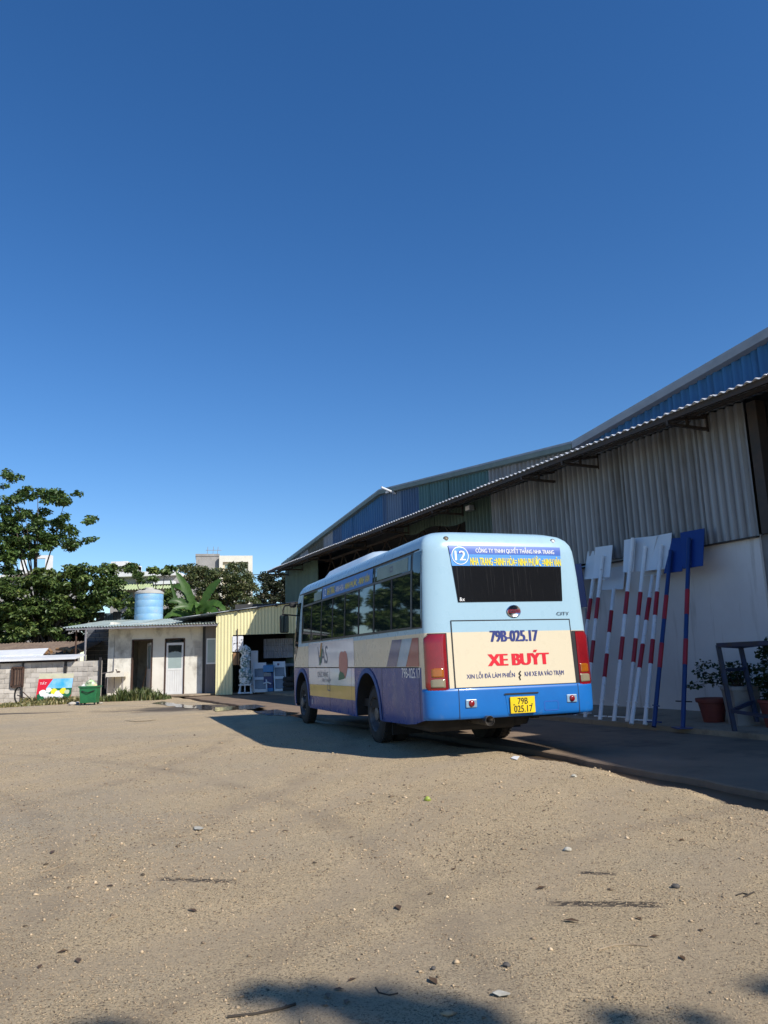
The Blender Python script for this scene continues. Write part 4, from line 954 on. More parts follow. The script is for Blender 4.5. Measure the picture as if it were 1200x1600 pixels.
# ================================================================ BACK OF THE YARD
YH, YS = 32.8, 31.9
X = lambda px, Y, py=1040: at(px, py, Y).x
Z = lambda px, py, Y: at(px, py, Y).z
M['hutwall'] = mat('peeling_white_wall', (.80, .77, .68), (.70, .66, .57), rough=.9, scale=1.3, bmp=.2, bscale=14, dirt=(.22, .19, .15), dscale=1.5, dstretch=(1, 1, .6), dlo=.53, dhi=.78)
M['block'] = mat('concrete_block', (.54, .495, .43), (.42, .385, .335), rough=.95, scale=2.2, bmp=.4, bscale=30, dirt=(.24, .21, .175), dscale=3, dlo=.55, dhi=.8)
M['mortar'] = mat('mortar', (.52, .48, .42), (.42, .39, .34), rough=1, scale=3)
M['dblock'] = mat('grey_block', (.14, .145, .155), (.1, .105, .11), rough=.95, scale=2.2, bmp=.3, bscale=30)
M['roofgreen'] = mat('pale_green_roof_sheet', (.42, .5, .47), (.34, .4, .38), rough=.45, metal=.2, scale=1.5, dirt=(.25, .24, .21), dscale=3)
M['alu'] = mat('aluminium_door', (.76, .76, .74), (.68, .68, .66), rough=.45, metal=0, scale=2)
M['frost'] = mat('frosted_pane', (.34, .42, .41), (.3, .37, .36), rough=.25, scale=2)
M['darkin'] = mat('dark_room', (.03, .028, .025), rough=.9)
M['yellow'] = mat('yellow_sheet', (.80, .73, .41), (.74, .67, .36), rough=.5, scale=1.2, stretch=(1, 1, .3), dirt=(.6, .53, .3), dscale=3, dstretch=(1, 1, .3), dlo=.6, dhi=.9)
M['greypost'] = mat('galvanised_post', (.3, .29, .31), (.22, .2, .2), rough=.5, metal=.4, scale=6)
M['rust'] = mat('rusty_iron', (.09, .045, .03), (.05, .03, .022), rough=.85, scale=8)
M['wood'] = mat('board_wood', (.36, .2, .09), (.28, .15, .07), rough=.7, scale=6, stretch=(1, 1, .2))

# --- outbuilding with two doors
xl, xr = X(168, YH), X(339, YH); ze = 2.84
hut = empty('outbuilding', (xl, YH, 0), 0, 'low whitewashed outbuilding with two doors under a lean-to corrugated roof', 'outbuilding')
ho = (xl, YH, 0)
d1 = (X(205, YH), X(238, YH)); d2 = (X(257, YH), X(288.5, YH)); dt = 2.33
for k, (a, b__) in enumerate(((xl, d1[0]), (d1[1], d2[0]), (d2[1], xr - .02))): MB().box((a, YH, -.05), (b__, YH + .15, dt)).build('wall', M['hutwall'], hut, off=ho)
MB().box((xl, YH + .001, dt), (xr - .02, YH + .15, 3.0)).build('wall', M['hutwall'], hut, off=ho)
MB().box((xl, YH + .15, -.05), (xl + .15, YH + 3.5, 3.1)).build('wall', M['hutwall'], hut, off=ho)
MB().box((xl, YH + 3.5, -.05), (xr, YH + 3.6, 3.3)).build('wall', M['hutwall'], hut, off=ho)
MB().box((xl + .1, YH + .15, -.02), (xr, YH + 3.5, .02)).build('floor', M['apron'], hut, off=ho)
MB().box((d1[1] + .35, YH + .15, 0), (d1[1] + .45, YH + 3.5, 3.0)).build('partition', M['hutwall'], hut, off=ho)
for k in range(6): MB().box((xr - .95 + .28 * (k % 3), YH - .012, 1.55 + .32 * (k // 3)), (xr - .70 + .28 * (k % 3), YH + .01, 1.85 + .32 * (k // 3))).build('patched_block', M['block'], hut, off=ho)
# door frames and leaves
def doorframe(d):
    mb_ = MB(); mb_.box((d[0] - .0, YH - .02, 0), (d[0] + .055, YH + .1, dt)); mb_.box((d[1] - .055, YH - .02, 0), (d[1], YH + .1, dt)); mb_.box((d[0] + .055, YH - .02, dt - .05), (d[1] - .055, YH + .1, dt)); mb_.build('door_frame', M['rust'], hut, off=ho)
doorframe(d1); doorframe(d2)
def doorleaf(P, ax, w_, h_, pane, solid):
    """P hinge foot, ax direction of the leaf"""
    ax = Vector(ax).normalized(); nn = Vector((-ax.y, ax.x, 0))
    def bx(mb_, a, b2, z0, z1, th=.03, o_=0):
        q = [P + ax * a + nn * (o_ - th / 2), P + ax * b2 + nn * (o_ - th / 2), P + ax * b2 + nn * (o_ + th / 2), P + ax * a + nn * (o_ + th / 2)]
        mb_.prism([Vector((p.x, p.y, z0)) for p in q], (0, 0, z1 - z0)); return mb_
    mb_ = MB(); bx(mb_, 0, .08, .02, h_); bx(mb_, w_ - .08, w_, .02, h_); bx(mb_, .08, w_ - .08, h_ - .1, h_); bx(mb_, .08, w_ - .08, h_ * .47, h_ * .47 + .08); bx(mb_, .08, w_ - .08, .02, .12)
    o = mb_.build('door', M['alu'], hut, off=ho)
    lo_ = MB()
    for k in range(6): bx(lo_, .08 + (w_ - .16) * k / 6 + .004, .08 + (w_ - .16) * (k + 1) / 6 - .004, .12, h_ * .47, .016)
    lo_.build('door_panel', M['alu'], o, off=ho)
    MB_ = bx(MB(), .08, w_ - .08, h_ * .47 + .08, h_ * .47 + .08 + (h_ * .43 if not pane else h_ * .30), .01); MB_.build('door_pane', M['frost'], o, off=ho)
    return o
P = Vector((d1[1] - .06, YH + .06, 0)); doorleaf(P, (-.42, .75, 0), .80, 2.18, False, True)
P = Vector((d2[0] + .06, YH + .03, 0)); dl = doorleaf(P, (1, 0, 0), d2[1] - d2[0] - .12, 2.15, True, True)
# broken pane: rough scalloped top edge with the dark room above
A = [(d2[0] + .14, YH + .026, 1.5)]
for k in range(13):
    f_ = k / 12; A.append((d2[0] + .14 + (d2[1] - d2[0] - .28) * f_, YH + .026, 1.68 + .10 * math.sin(math.pi * f_) ** .4 + .02 * math.sin(k * 2.4)))
A.append((d2[1] - .14, YH + .026, 1.5)); MB().prism(A, (0, .008, 0)).build('broken_pane', M['frost'], dl, off=ho)
MB().tube([(d1[0] + .28, YH + .5, .05), (d1[0] + .5, YH + .75, 1.5)], .016, 6).build('broom_handle', M['wood'], hut, off=ho)
# lean-to roof in sheets, posts and pipes
rx0, rx1 = X(95, YH - 1), X(341, YH - 1)
n_ = 9; w_ = (rx1 - rx0) / n_
for i in range(n_):
    mb = MB(); corr(mb, (rx0 + i * w_ - .02, YH - 1.02, 2.86 + (.008 if i % 2 else 0)), (1, 0, 0), w_ + .04, Vector((0, 1, .108)).normalized(), 4.75, .12, .022, (0, 0, 1), trap=False)
    mb.build('roof_sheet', M['roofgreen'], hut, smooth=60, off=ho)
MB().box((rx0 + .12, YH - .98, 2.755), (rx1 - .05, YH - .92, 2.83)).build('roof_beam', M['greypost'], hut, off=ho)
MB().box((rx0 + .12, YH + .3, 2.93), (xl - .01, YH + .36, 3.02)).build('roof_beam', M['greypost'], hut, off=ho)
for px_p, r_, yy in ((132, .045, YH - .95), (117, .035, YH - .75)):
    MB().tube([(X(px_p, yy), yy, -.02), (X(px_p, yy), yy, 2.8)], r_, 12).build('post', M['greypost'] if r_ > .04 else M['rust'], hut, off=ho, smooth=40)
for pts in ([(X(178, YH), YH - .03, 2.75), (X(178, YH), YH - .03, 1.05), (X(158, YH), YH - .03, .95), (X(140, YH), YH - .03, .92)], [(X(166, YH), YH - .03, .95), (X(166, YH), YH - .03, .35)]):
    MB().tube(pts, .022, 8).build('pipe', M['greypost'], hut, off=ho)
# concrete step along the foot of the building
mb = MB(); mb.prism([(xl - .1, YH - .02, -.02), (X(215, 32.2), 32.0, -.02), (X(300, 32.0), 31.6, -.02), (X(345, 32.4), 32.4, -.02), (X(345, 33.05), 33.08, -.02), (xr - .3, YH - .02, -.02)], (0, 0, .055)); st_ = mb.build('pavement', M['slab']); st_['kind'] = 'structure'
# shadowed block wall set back under the roof
bx0, bx1 = X(134, 36.2), X(172, 36.2)
bwl = empty('block_wall', (bx0, 36.2, 0), 0, 'dark grey block wall in the shade at the end of the outbuilding', 'wall')
MB().box((0, .03, 0), (bx1 - bx0, .2, 3.3)).build('mortar_core', M['mortar'], bwl)
blkme = MB().box((-.19, -.012, -.09), (.19, .03, .09)).mesh('grey_block', M['dblock'])
for r_ in range(16):
    for k in range(4):
        x_ = .2 + k * .4 - (.2 if r_ % 2 else 0)
        if x_ < bx1 - bx0 - .05: obj('block', blkme, bwl, (max(x_, .19), rnd.uniform(-.006, .006), .1 + r_ * .2), (0, 0, rnd.uniform(-.01, .01)))

# --- water tank behind on a stand
YT = 36.6; tx0, tx1 = X(208.5, YT), X(252, YT); tr_ = (tx1 - tx0) / 2; tzb, tzt = Z(230, 976, YT) - .15, Z(230, 928, YT)
M['tankb'] = mat('faded_blue_tank', (.17, .38, .60), (.27, .45, .61), rough=.5, scale=1.6, dirt=(.42, .43, .41), dscale=3, dlo=.56, dhi=.85)
M['tankt'] = mat('tank_top', (.5, .48, .42), (.4, .39, .36), rough=.6, scale=2)
tk = empty('water_tank', ((tx0 + tx1) / 2, YT, 0), 0, 'faded blue cylindrical water tank standing behind the lean-to roof', 'tank')
hh = tzt - tzb; prof = [(tr_ - .02, tzb)]
for k in range(5): z0 = tzb + hh * k / 5; prof += [(tr_, z0 + .03), (tr_, z0 + hh / 5 - .04), (tr_ - .008, z0 + hh / 5 - .02), (tr_ - .008, z0 + hh / 5)]
MB().lathe(prof, n=36).build('tank_body', M['tankb'], tk, smooth=30)
MB().lathe([(tr_ + .02, tzt - .02), (tr_ + .02, tzt + .06), (tr_ * .75, tzt + .17), (tr_ * .5, tzt + .20), (.22, tzt + .21), (.22, tzt + .27), (.20, tzt + .29), (.001, tzt + .30)], n=36).build('tank_lid', M['tankt'], tk, smooth=30)
MB().lathe([(.0995, 0), (.1, -.05), (.06, -.06), (.001, -.06)], (-.12, -tr_ * .72, tzt + .12), 'y', 14).build('vent', M['dark'], tk)
for sx in (-1, 1):
    for sy in (-1, 1): MB().tube([(sx * tr_ * .7, sy * tr_ * .7, -.02), (sx * tr_ * .7, sy * tr_ * .7, tzb)], .05, 8).build('stand_leg', M['greypost'], tk)
MB().box((-tr_, -tr_, tzb - .1), (tr_, tr_, tzb)).build('stand_deck', M['greypost'], tk)

# --- yellow corrugated shed
sx0, sx1 = X(337.5, YS), X(492, YS); so_ = (sx0, YS, 0)
shed = empty('shed', so_, 0, 'yellow corrugated metal shed with open front and sloping roof', 'shed')
ztop = lambda x: 3.25 + (x - sx0) * .108
ox0, ox1 = X(363, YS), X(470, YS); oz = 2.36
def ysheet(x0, x1, z0, zt):
    n_ = max(1, round((x1 - x0) / 1.0)); w_ = (x1 - x0) / n_
    for i in range(n_):
        a = x0 + i * w_; mb_ = MB(); corr(mb_, (a - .01, YS + (.004 if i % 2 else 0), 0), (1, 0, 0), w_ + .02, (0, 0, 1), 0, .135, .008, (0, 1, 0), top=lambda s: z0, bot=lambda s, a=a: zt(a + s)); mb_.build('wall_sheet', M['yellow'], shed, smooth=50, off=so_)
ysheet(sx0, ox0, -.02, ztop); ysheet(ox0, ox1, oz, ztop); ysheet(ox1, sx1, -.02, ztop)
MB().box((sx0, YS + .02, -.02), (sx0 + .04, YS + 4, 3.2)).build('side_wall', M['yellow'], shed, off=so_)
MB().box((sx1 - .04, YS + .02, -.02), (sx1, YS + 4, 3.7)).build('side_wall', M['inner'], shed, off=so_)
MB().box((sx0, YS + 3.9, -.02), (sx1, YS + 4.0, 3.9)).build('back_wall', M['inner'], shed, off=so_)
MB().box((sx0 + .04, YS + .05, -.02), (sx1, YS + 3.9, .035)).build('floor', M['apron'], shed, off=so_)
x00 = X(268, YS)
for i in range(5):
    a = x00 + (sx1 - x00) * i / 5; b__ = x00 + (sx1 - x00) * (i + 1) / 5 + .03; zf = lambda x: 3.30 + (x - sx0) * .108
    mb = MB(); n_ = 28; r0, r1 = [], []
    for k in range(n_ + 1):
        y_ = YS - .12 + 4.3 * k / n_; dz = .02 * math.sin(k * 2.2); r0.append((a, y_, zf(a) + dz)); r1.append((b__, y_, zf(b__) + dz))
    mb.grid([r0, r1]); o = mb.build('roof_sheet', M['roofm'], shed, off=so_, smooth=60); md = o.modifiers.new('thick', 'SOLIDIFY'); md.thickness = .03
for px_p in (337.5, 372, 402, 432): MB().box((X(px_p, YS) - .03, YS - .14, ztop(X(px_p, YS)) - .05), (X(px_p, YS) + .03, YS - .02, ztop(X(px_p, YS)) + .03)).build('purlin_end', M['dark'], shed, off=so_)
# narrow grey door with a window in the gap beside it
gx0, gx1 = X(321, YH - .05), sx0 - .01
gd = MB().box((gx0, YH - .10, 0), (gx1, YH - .05, 2.95)).build('door', mat('mauve_door', (.2, .18, .175), (.16, .145, .14), rough=.6, scale=3, stretch=(1, 1, .2)), shed, off=so_)
MB().box((gx0 + .05, YH - .125, 1.22), (gx1 - .17, YH - .10, 2.28)).build('window_frame', M['white'], gd, off=so_); MB().box((gx0 + .09, YH - .130, 1.28), (gx1 - .21, YH - .124, 2.22)).build('pane', M['frost'], gd, off=so_)
MB().box((gx0 - .12, YH - .10, 0), (gx0 - .005, YH - .02, 2.95)).build('door_post', M['dark'], shed, off=so_)
mb = MB(); [mb.box((gx0 + .02 + k * .1, YH - .11, .05), (gx0 + .10 + k * .1, YH - .098, 1.15)) for k in range(4)]; mb.build('door_boards', gd.data.materials[0], gd, off=so_)

# --- things kept in the shed
hs = empty('metal_sheet', (X(412, YS + 1.4), YS + 1.4, 0), 0, 'pale corrugated metal sheet hung inside the open shed', 'metal sheet')
hs.location.z = Z(430, 1028, YS + 1.4)
hx0 = X(412, YS + 1.4); hw = X(466, YS + 1.4) - hx0; hz = Z(430, 999, YS + 1.4) - hs.location.z
for k in range(3):
    mb = MB(); corr(mb, (0, 0, hz * k / 3), (1, 0, 0), hw, (0, 0, 1), hz / 3 + .03, .09, .012, (0, 1, 0)); mb.build('sheet_strip', mat('dull_sheet', (.42, .43, .48), rough=.5, metal=.2), hs, smooth=50)
mb = MB(); [mb.tube([(x_, 0, hz), (x_, 0, 3.3 - hs.location.z)], .008, 5) for x_ in (.15, hw - .2)]; mb.build('hanging_wire', M['dark'], hs)
tb = empty('work_bench', (X(396, YS + 1.2), YS + 1.2, .03), 0, 'long low bench at the back of the open shed', 'bench')
MB().box((0, 0, 1.0), (X(462, YS + 1.2) - tb.location.x, .6, 1.12)).build('bench_top', M['trim'], tb); [MB().box((x_, .05, 0), (x_ + .06, .55, 1.0)).build('leg', M['dark'], tb) for x_ in (.05, 1.4)]
def chair(px0, px1, top_py, lab, spot=False):
    """white slatted folding display rack, leaning back"""
    Y = YS - .05; x0, x1 = X(px0, Y), X(px1, Y); zt = Z(px0, top_py, Y)
    r = empty('display_rack', (x0, Y, .0), 0, lab, 'rack', 'white racks in front of the shed')
    w_ = x1 - x0; ln = .45; tp = lambda x, f_: Vector((x, ln * f_, .015 + (zt - .01) * f_))
    for x_ in (0, w_): MB().bar(tp(x_ + (.12 if x_ == 0 else 0), 0) + Vector((0 if x_ == 0 else .10, 0, 0)), tp(x_ * .96, 1), .05).build('upright', M['white'], r)
    for f0, f1 in ((.80, 1.0), (.43, .52)):
        A = [tp(.05, f0), tp(w_, f0), tp(w_ - .03, f1), tp(.02, f1)]; MB().prism(A, (0, .04, 0)).build('panel', M['white'], r)
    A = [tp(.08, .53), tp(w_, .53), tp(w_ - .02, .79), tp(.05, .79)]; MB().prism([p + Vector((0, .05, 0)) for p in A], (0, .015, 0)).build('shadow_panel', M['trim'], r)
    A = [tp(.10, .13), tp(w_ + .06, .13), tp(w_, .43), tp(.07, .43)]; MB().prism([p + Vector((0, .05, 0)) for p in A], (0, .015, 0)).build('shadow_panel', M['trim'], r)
    MB().box((.1, -.06, .04), (w_ + .08, .2, .16)).build('foot_board', M['white'], r)
    if spot: MB().lathe([(.05, 0), (.05, -.01), (.001, -.01)], (w_ * .42, ln * .9 - .01, .015 + zt * .9), 'y', 12).build('hole', M['sblue'], r)
    return r
chair(393, 413, 1036, 'white folding rack next to the wrapped statue in front of the shed')
chair(425, 443, 1034, 'white folding rack with a dark hole in its top panel beside the blue crate', True)
Y = YS + .1
cb = empty('plastic_crate', (X(411, Y), Y, .0), 0, 'bright and dark blue plastic cabinet between the two white racks', 'crate')
w_ = X(427, Y) - X(411, Y)
MB().box((0, 0, 0), (w_, .4, .19)).build('base', mat('sky_blue_plastic', (.03, .25, .55), rough=.4), cb, bevel=.01); MB().box((.02, .02, .19), (w_ - .02, .4, .78)).build('box', M['postb'], cb, bevel=.01)
MB().box((0, -.01, .82), (w_, .4, 1.10)).build('lid', cb.children[0].data.materials[0], cb, bevel=.02); MB().box((.03, -.012, .66), (w_ - .1, .02, .80)).build('label_plate', M['trim'], cb)
MB().tube([(.02, -.03, .38), (.2, -.05, .42), (.34, -.05, .36)], .03, 8).build('hose', M['white'], cb)
# wrapped plaster statue on a white stand
Y = YS - .25; wx0, wx1 = X(374, Y), X(393, Y); wz = 1.93
ws_ = empty('statue', ((wx0 + wx1) / 2, Y, 0), 0, 'white plaster statue wrapped in crumpled plastic on a small white stand', 'statue')
plm, t, b = newmat('crumpled_plastic'); v = coords(t)
nn_ = N(t, 'ShaderNodeTexNoise', Scale=4.5, Detail=3, Distortion=2.2); t.links.new(v, nn_.inputs['Vector']); mrr = t.nodes.new('ShaderNodeMapRange'); mrr.inputs[1].default_value = .47; mrr.inputs[2].default_value = .56; t.links.new(nn_.outputs[0], mrr.inputs[0])
t.links.new(mixc(t, mrr.outputs[0], (.66, .70, .70), (.10, .2, .2)), b.inputs['Base Color']); b.inputs['Roughness'].default_value = .25; M['plastic'] = plm
rs2 = np.random.RandomState(9); rows_ = []
hw_ = (wx1 - wx0) / 2
for k in range(17):
    f_ = k / 16; z = .36 + f_ * (wz - .36); rad = hw_ * float(np.interp(f_, [0, .06, .22, .36, .42, .62, .74, .8, .88, .96, 1], [.7, .95, 1.05, .95, .65, .8, .62, .78, .8, .6, .05]))
    rows_.append([(math.cos(a) * rad * (1 + .15 * rs2.randn()) , math.sin(a) * rad * .6 * (1 + .15 * rs2.randn()), z + .015 * rs2.randn()) for a in np.linspace(0, 2 * math.pi, 19)[:-1]]); rows_[-1].append(rows_[-1][0])
MB().grid(rows_).build('wrapped_figure', plm, ws_)
for x_ in (-hw_ * .9, hw_ * .9): MB().bar((x_ * 1.1, -.1, 0), (x_ * .9, .02, .40), .04).build('leg', M['white'], ws_); MB().bar((x_ * 1.1, .22, 0), (x_ * .9, .1, .40), .04).build('leg', M['white'], ws_)
MB().box((-hw_ * 1.05, -.12, .33), (hw_ * 1.05, .2, .375)).build('stand_top', M['white'], ws_); MB().box((-hw_ * 1.15, -.12, .02), (hw_ * 1.15, -.08, .07)).build('rail', M['white'], ws_)
MB().bar((0, -.1, .05), (0, -.1, .35), .04).build('rail', M['white'], ws_)
# notice sheets, board and bracket on the door jamb
nt_b = empty('notice_sheet', (X(363, YS), YS - .03, Z(370, 1018, YS)), 0, 'black and white printed notice sheet on the shed corner above a brown board', 'notice')
nz = Z(370, 994, YS) - nt_b.location.z; nw = X(380, YS) - X(363, YS)
pnm, t, b = newmat('printed_notice'); t.links.new(mixc(t, noise(t, coords(t, (1.5, 1, 1)), 8, 3, .6, .56, .6), (.78, .78, .8), (.08, .08, .09)), b.inputs['Base Color']); b.inputs['Roughness'].default_value = .6
MB().box((0, 0, 0), (nw, .012, nz)).build('paper', pnm, nt_b)
MB().bar((nw * .5, -.02, -.55), (nw * .48, -.02, nz + .3), .03).build('hanging_rod', M['rust'], nt_b)
bo = empty('wooden_board', (X(364, YS), YS - .05, Z(370, 1039, YS)), 0, 'small brown wooden board with rounded corners fixed beside the shed opening', 'board')
bz = Z(370, 1020, YS) - bo.location.z; bw = X(374.5, YS) - X(364, YS)
for k in range(2): MB().box((bw * .5 * k + .005, 0, 0), (bw * .5 * (k + 1) - .005, .03, bz)).build('plank', M['wood'], bo, bevel=.02)
wp = empty('notice_board', (X(392, YS + .5), YS + .5, .035), 0, 'plain pale panel standing inside the shed behind the racks', 'panel')
pw_ = X(403, YS + .5) - X(392, YS + .5); MB().box((0, 0, 0), (pw_, .03, Z(396, 1018, YS + .5))).build('panel', M['platew'], wp); MB().box((.03, -.01, 1.0), (pw_ - .03, .001, Z(396, 1020, YS + .5) - .05)).build('inset', M['white'], wp)
tr3 = empty('tyre_stack', (X(456, YS), YS - .1, 0), 0, 'dark heap of worn tyres beside the bus front at the shed', 'tyres')
for k in range(3): MB().lathe([(.2, 0), (.33, .01), (.36, .05), (.36, .15), (.33, .19), (.2, .2)], (0, 0, .02 + k * .2), 'z', 20).build('tyre', M['tyre'], tr3, smooth=40)

# --- block boundary wall
YW = 30.2; wx0, wx1 = -25.2, X(157, YW); wtop = 1.5
wl = empty('boundary_wall', (wx0, YW, 0), 0, 'low weathered concrete block boundary wall with patched mortar', 'wall')
MB().box((0, .012, -.05), (wx1 - wx0, .18, wtop - .02)).build('mortar_core', M['mortar'], wl)
bme = MB().box((-.193, -.01, -.088), (.193, .05, .088)).mesh('wall_block', M['block']); bme2 = MB().box((-.193, -.01, -.088), (.193, .05, .088)).mesh('wall_block', mat('pale_block', (.64, .59, .52), (.52, .48, .42), rough=.95, scale=2.5, bmp=.4, bscale=30))
nb = int((wx1 - wx0) / .4)
for r_ in range(8):
    for k in range(nb + 1):
        x_ = .2 + k * .4 - (.2 if r_ % 2 else 0)
        if .15 < x_ < wx1 - wx0 - .15: obj('block', bme2 if rnd.random() < .3 else bme, wl, (x_, rnd.uniform(-.012, .01), .06 + r_ * .186), (rnd.uniform(-.01, .01), rnd.uniform(-.008, .008), rnd.uniform(-.02, .02)))
for px_p, w_ in ((36.5, .07), (103, .1), (157, .09)):
    x_ = X(px_p, YW) - wx0; MB().box((x_ - w_ / 2, -.05, 0), (x_ + w_ / 2, .0, wtop + (.0 if px_p < 150 else .1))).build('iron_stanchion', M['dark'], wl)
# white awning sheets lying on the wall, brown roof behind
aw = empty('awning', (wx0, YW, 0), 0, 'white sheet awning laid along the top of the boundary wall', 'awning')
xa = X(118, YW - .2) - wx0
MB().prism([(0, -.25, 1.50), (xa, -.25, 1.56), (xa, -.25, 1.64), (0, -.25, 1.62)], (0, .9, .12)).build('edge_board', M['white'], aw)
xb = X(72, YW + 1) - wx0; xc = X(64, YW + 1) - wx0
MB().prism([(0, .66, 1.72), (xb, .66, 1.76), (xc, 1.6, 2.02), (0, 1.6, 1.84)], (0, 0, .04)).build('roof_sheet', M['white'], aw)
YR = 34.5
ro = empty('low_shelter', (-18.5, YR, 0), 0, 'low shelter with rusty brown sheet roof strewn with branches behind the boundary wall', 'shelter')
mb = MB(); xw = X(138, YR) + 18.5
for i in range(6):
    mb = MB(); corr(mb, (xw * i / 6, -1.6, 1.74 + .02 * (i % 2)), (1, 0, 0), xw / 6 + .03, Vector((0, 1, .2)).normalized(), 3.6, .15, .025, (0, 0, 1), trap=False); mb.build('roof_sheet', mat('rusty_brown_sheet', (.2, .15, .11), (.14, .1, .08), rough=.8, scale=2, dirt=(.08, .06, .05), dscale=3) if i == 0 else ro.children[0].data.materials[0], ro, smooth=60)
MB().box((0, -1.3, 0), (xw, -1.2, 1.7)).build('front_board', M['rust'], ro)
for (a, b__, c_) in ((60, 72, .09), (66, 80, .07), (88, 112, .10), (92, 100, .06), (20, 55, .05), (108, 128, .05)):
    A = at(a, 1012, YR - .9) - ro.location; B = at(b__, 1028, YR - 1.3) - ro.location; zz = lambda p: 1.80 + (p.y + 1.6) * .2 + .06
    A.z = zz(A) + .05; B.z = zz(B); MB().tube([A, (A + B) / 2 + Vector((.1, 0, .06)), B], [c_ * .6, c_ * .9, c_], 7).build('branch', M['wood'], ro, smooth=60)

# --- clutter along the wall
YB = 27.0
bn_p = gnd(140, 1101); bn_p.z = -.002
bi = empty('waste_bin', bn_p, R(4), 'battered green wheeled waste bin overflowing with rubbish bags', 'bin')
bw2 = .29; bh = .62
M['bing'] = mat('green_plastic', (.015, .16, .055), (.01, .11, .04), rough=.45, scale=3, dirt=(.015, .04, .02), dscale=3)
def frustum(a, b__, z0, z1, d=.85): return [[(sx * a, sy * a * d, z0) for sx, sy in ((-1, -1), (1, -1), (1, 1), (-1, 1), (-1, -1))], [(sx * b__, sy * b__ * d, z1) for sx, sy in ((-1, -1), (1, -1), (1, 1), (-1, 1), (-1, -1))]]
mb = MB(); mb.grid(frustum(bw2 * .86, bw2, .07, bh)); mb.add([(-bw2*.86, -bw2*.73, .07), (bw2*.86, -bw2*.73, .07), (bw2*.86, bw2*.73, .07), (-bw2*.86, bw2*.73, .07)], [(0, 1, 2, 3)]); mb.build('bin_body', M['bing'], bi, bevel=.02)
mb = MB(); r0 = frustum(bw2 + .025, bw2 + .025, bh - .05, bh)
mb.grid(r0); mb.grid([r0[1], frustum(bw2 - .02, bw2 - .02, bh, bh)[0]]); mb.build('rim', M['bing'], bi)
for sx in (-1, 1): MB().lathe([(.02, -.02), (.065, -.02), (.065, .02), (.02, .02)], (sx * bw2 * .75, .18, .065), 'x', 14).build('wheel', M['black'], bi); MB().lathe([(.015, -.02), (.04, -.02), (.04, .02), (.015, .02)], (sx * bw2 * .75, -.2, .04), 'x', 10).build('castor', M['black'], bi)
MB().tube([(-.2, -bw2 * .9, .46), (0, -bw2 * .95, .40), (.22, -bw2 * .9, .47)], .015, 6).build('lid_strap', M['black'], bi)
def bag(px, py, r_, m, lab, Y=bn_p.y, seed=1):
    p = at(px, py, Y); rs_ = np.random.RandomState(seed); rows_ = []
    for k in range(7):
        th = math.pi * k / 6; rows_.append([(math.sin(th) * math.cos(a) * r_ * (1 + .22 * rs_.randn()), math.sin(th) * math.sin(a) * r_ * .8 * (1 + .2 * rs_.randn()), -math.cos(th) * r_ * .75 * (1 + .12 * rs_.randn())) for a in np.linspace(0, 2 * math.pi, 10)[:-1]]); rows_[-1].append(rows_[-1][0])
    o = MB().grid(rows_).build('rubbish_bag', m, smooth=35); o.location = p; o.rotation_euler.z = seed; tag(o, lab, 'rubbish bag', 'bags in the green bin')
M['bagw'] = mat('white_bag', (.7, .7, .66), (.5, .52, .45), rough=.4, scale=5); M['bagg'] = mat('green_bag', (.35, .55, .25), (.6, .6, .45), rough=.4, scale=5); M['bago'] = mat('orange_bag', (.65, .5, .3), (.5, .4, .25), rough=.4, scale=5)
bag(133, 1074, .15, M['bagw'], 'crumpled white rubbish bag sticking out of the green bin', seed=2); bag(142, 1069, .19, M['bagg'], 'pale green rubbish bag on top of the green bin', seed=3); bag(148, 1073, .14, M['bago'], 'yellowish rubbish bag at the edge of the green bin', seed=5)
# advertising board
Y = 28.6; A0 = X(58, Y); adb = empty('advert_board', (A0, Y, 0), 0, 'colourful red and blue advertising board lying against the block wall', 'sign')
aw_, ah = X(112, Y) - A0, Z(85, 1066, Y)
rot = lambda x, z: Vector((x, .25 * z, z + .08))
def adp(nm, m, pts, o_=0): return MB().prism([rot(x, z) + Vector((0, -o_, 0)) for x, z in pts], (0, .02, .0)).build(nm, m, adb)
ah_ = .78
adp('board', M['print_red'], [(0, 0), (aw_, 0), (aw_, ah_), (0, ah_)])
adp('top_rail', mat('cream_rail', (.6, .57, .4), rough=.5), [(0, ah_ + .002), (aw_, ah_ + .002), (aw_, ah_ + .17), (0, ah_ + .20)], .004)
adp('picture_sky', mat('print_sky', (.05, .4, .75), (.4, .65, .85), rough=.4, scale=1.5), [(.25 * aw_, .42), (aw_, .42), (aw_, ah_), (.42 * aw_, ah_)], .004)
adp('picture_field', M['bing'], [(.03, .02), (aw_ - .13, .02), (aw_, .20), (aw_, .44), (.30 * aw_, .44), (.02, .22)], .007)
for k, (x_, z_, r_, m_) in enumerate(((.18, .28, .13, 'print_white'), (.34, .38, .10, 'print_white'), (.50, .33, .12, 'print_yellow'), (.62, .24, .13, 'print_white'), (.76, .34, .12, 'print_yellow'), (.88, .30, .09, 'bagg'), (.3, .18, .11, 'print_white'), (.45, .16, .10, 'print_white'), (.72, .14, .09, 'print_white'))):
    adp('picture_fruit', M[m_], [(x_ * aw_ + math.cos(q) * r_ * (1 + .15 * math.sin(q * 3 + k)), z_ + math.sin(q) * r_ * .9) for q in np.linspace(0, 6.28, 15)[:-1]], .011 + .0015 * k)
SFa = lambda a, z, off=0: Vector((a, .25 * z - off - .004, z + .08))
text('board_lettering', 'TẤT', M['print_white'], SFa, .07, .07 + .2 * aw_, .58, .70, .004, .0, adb)
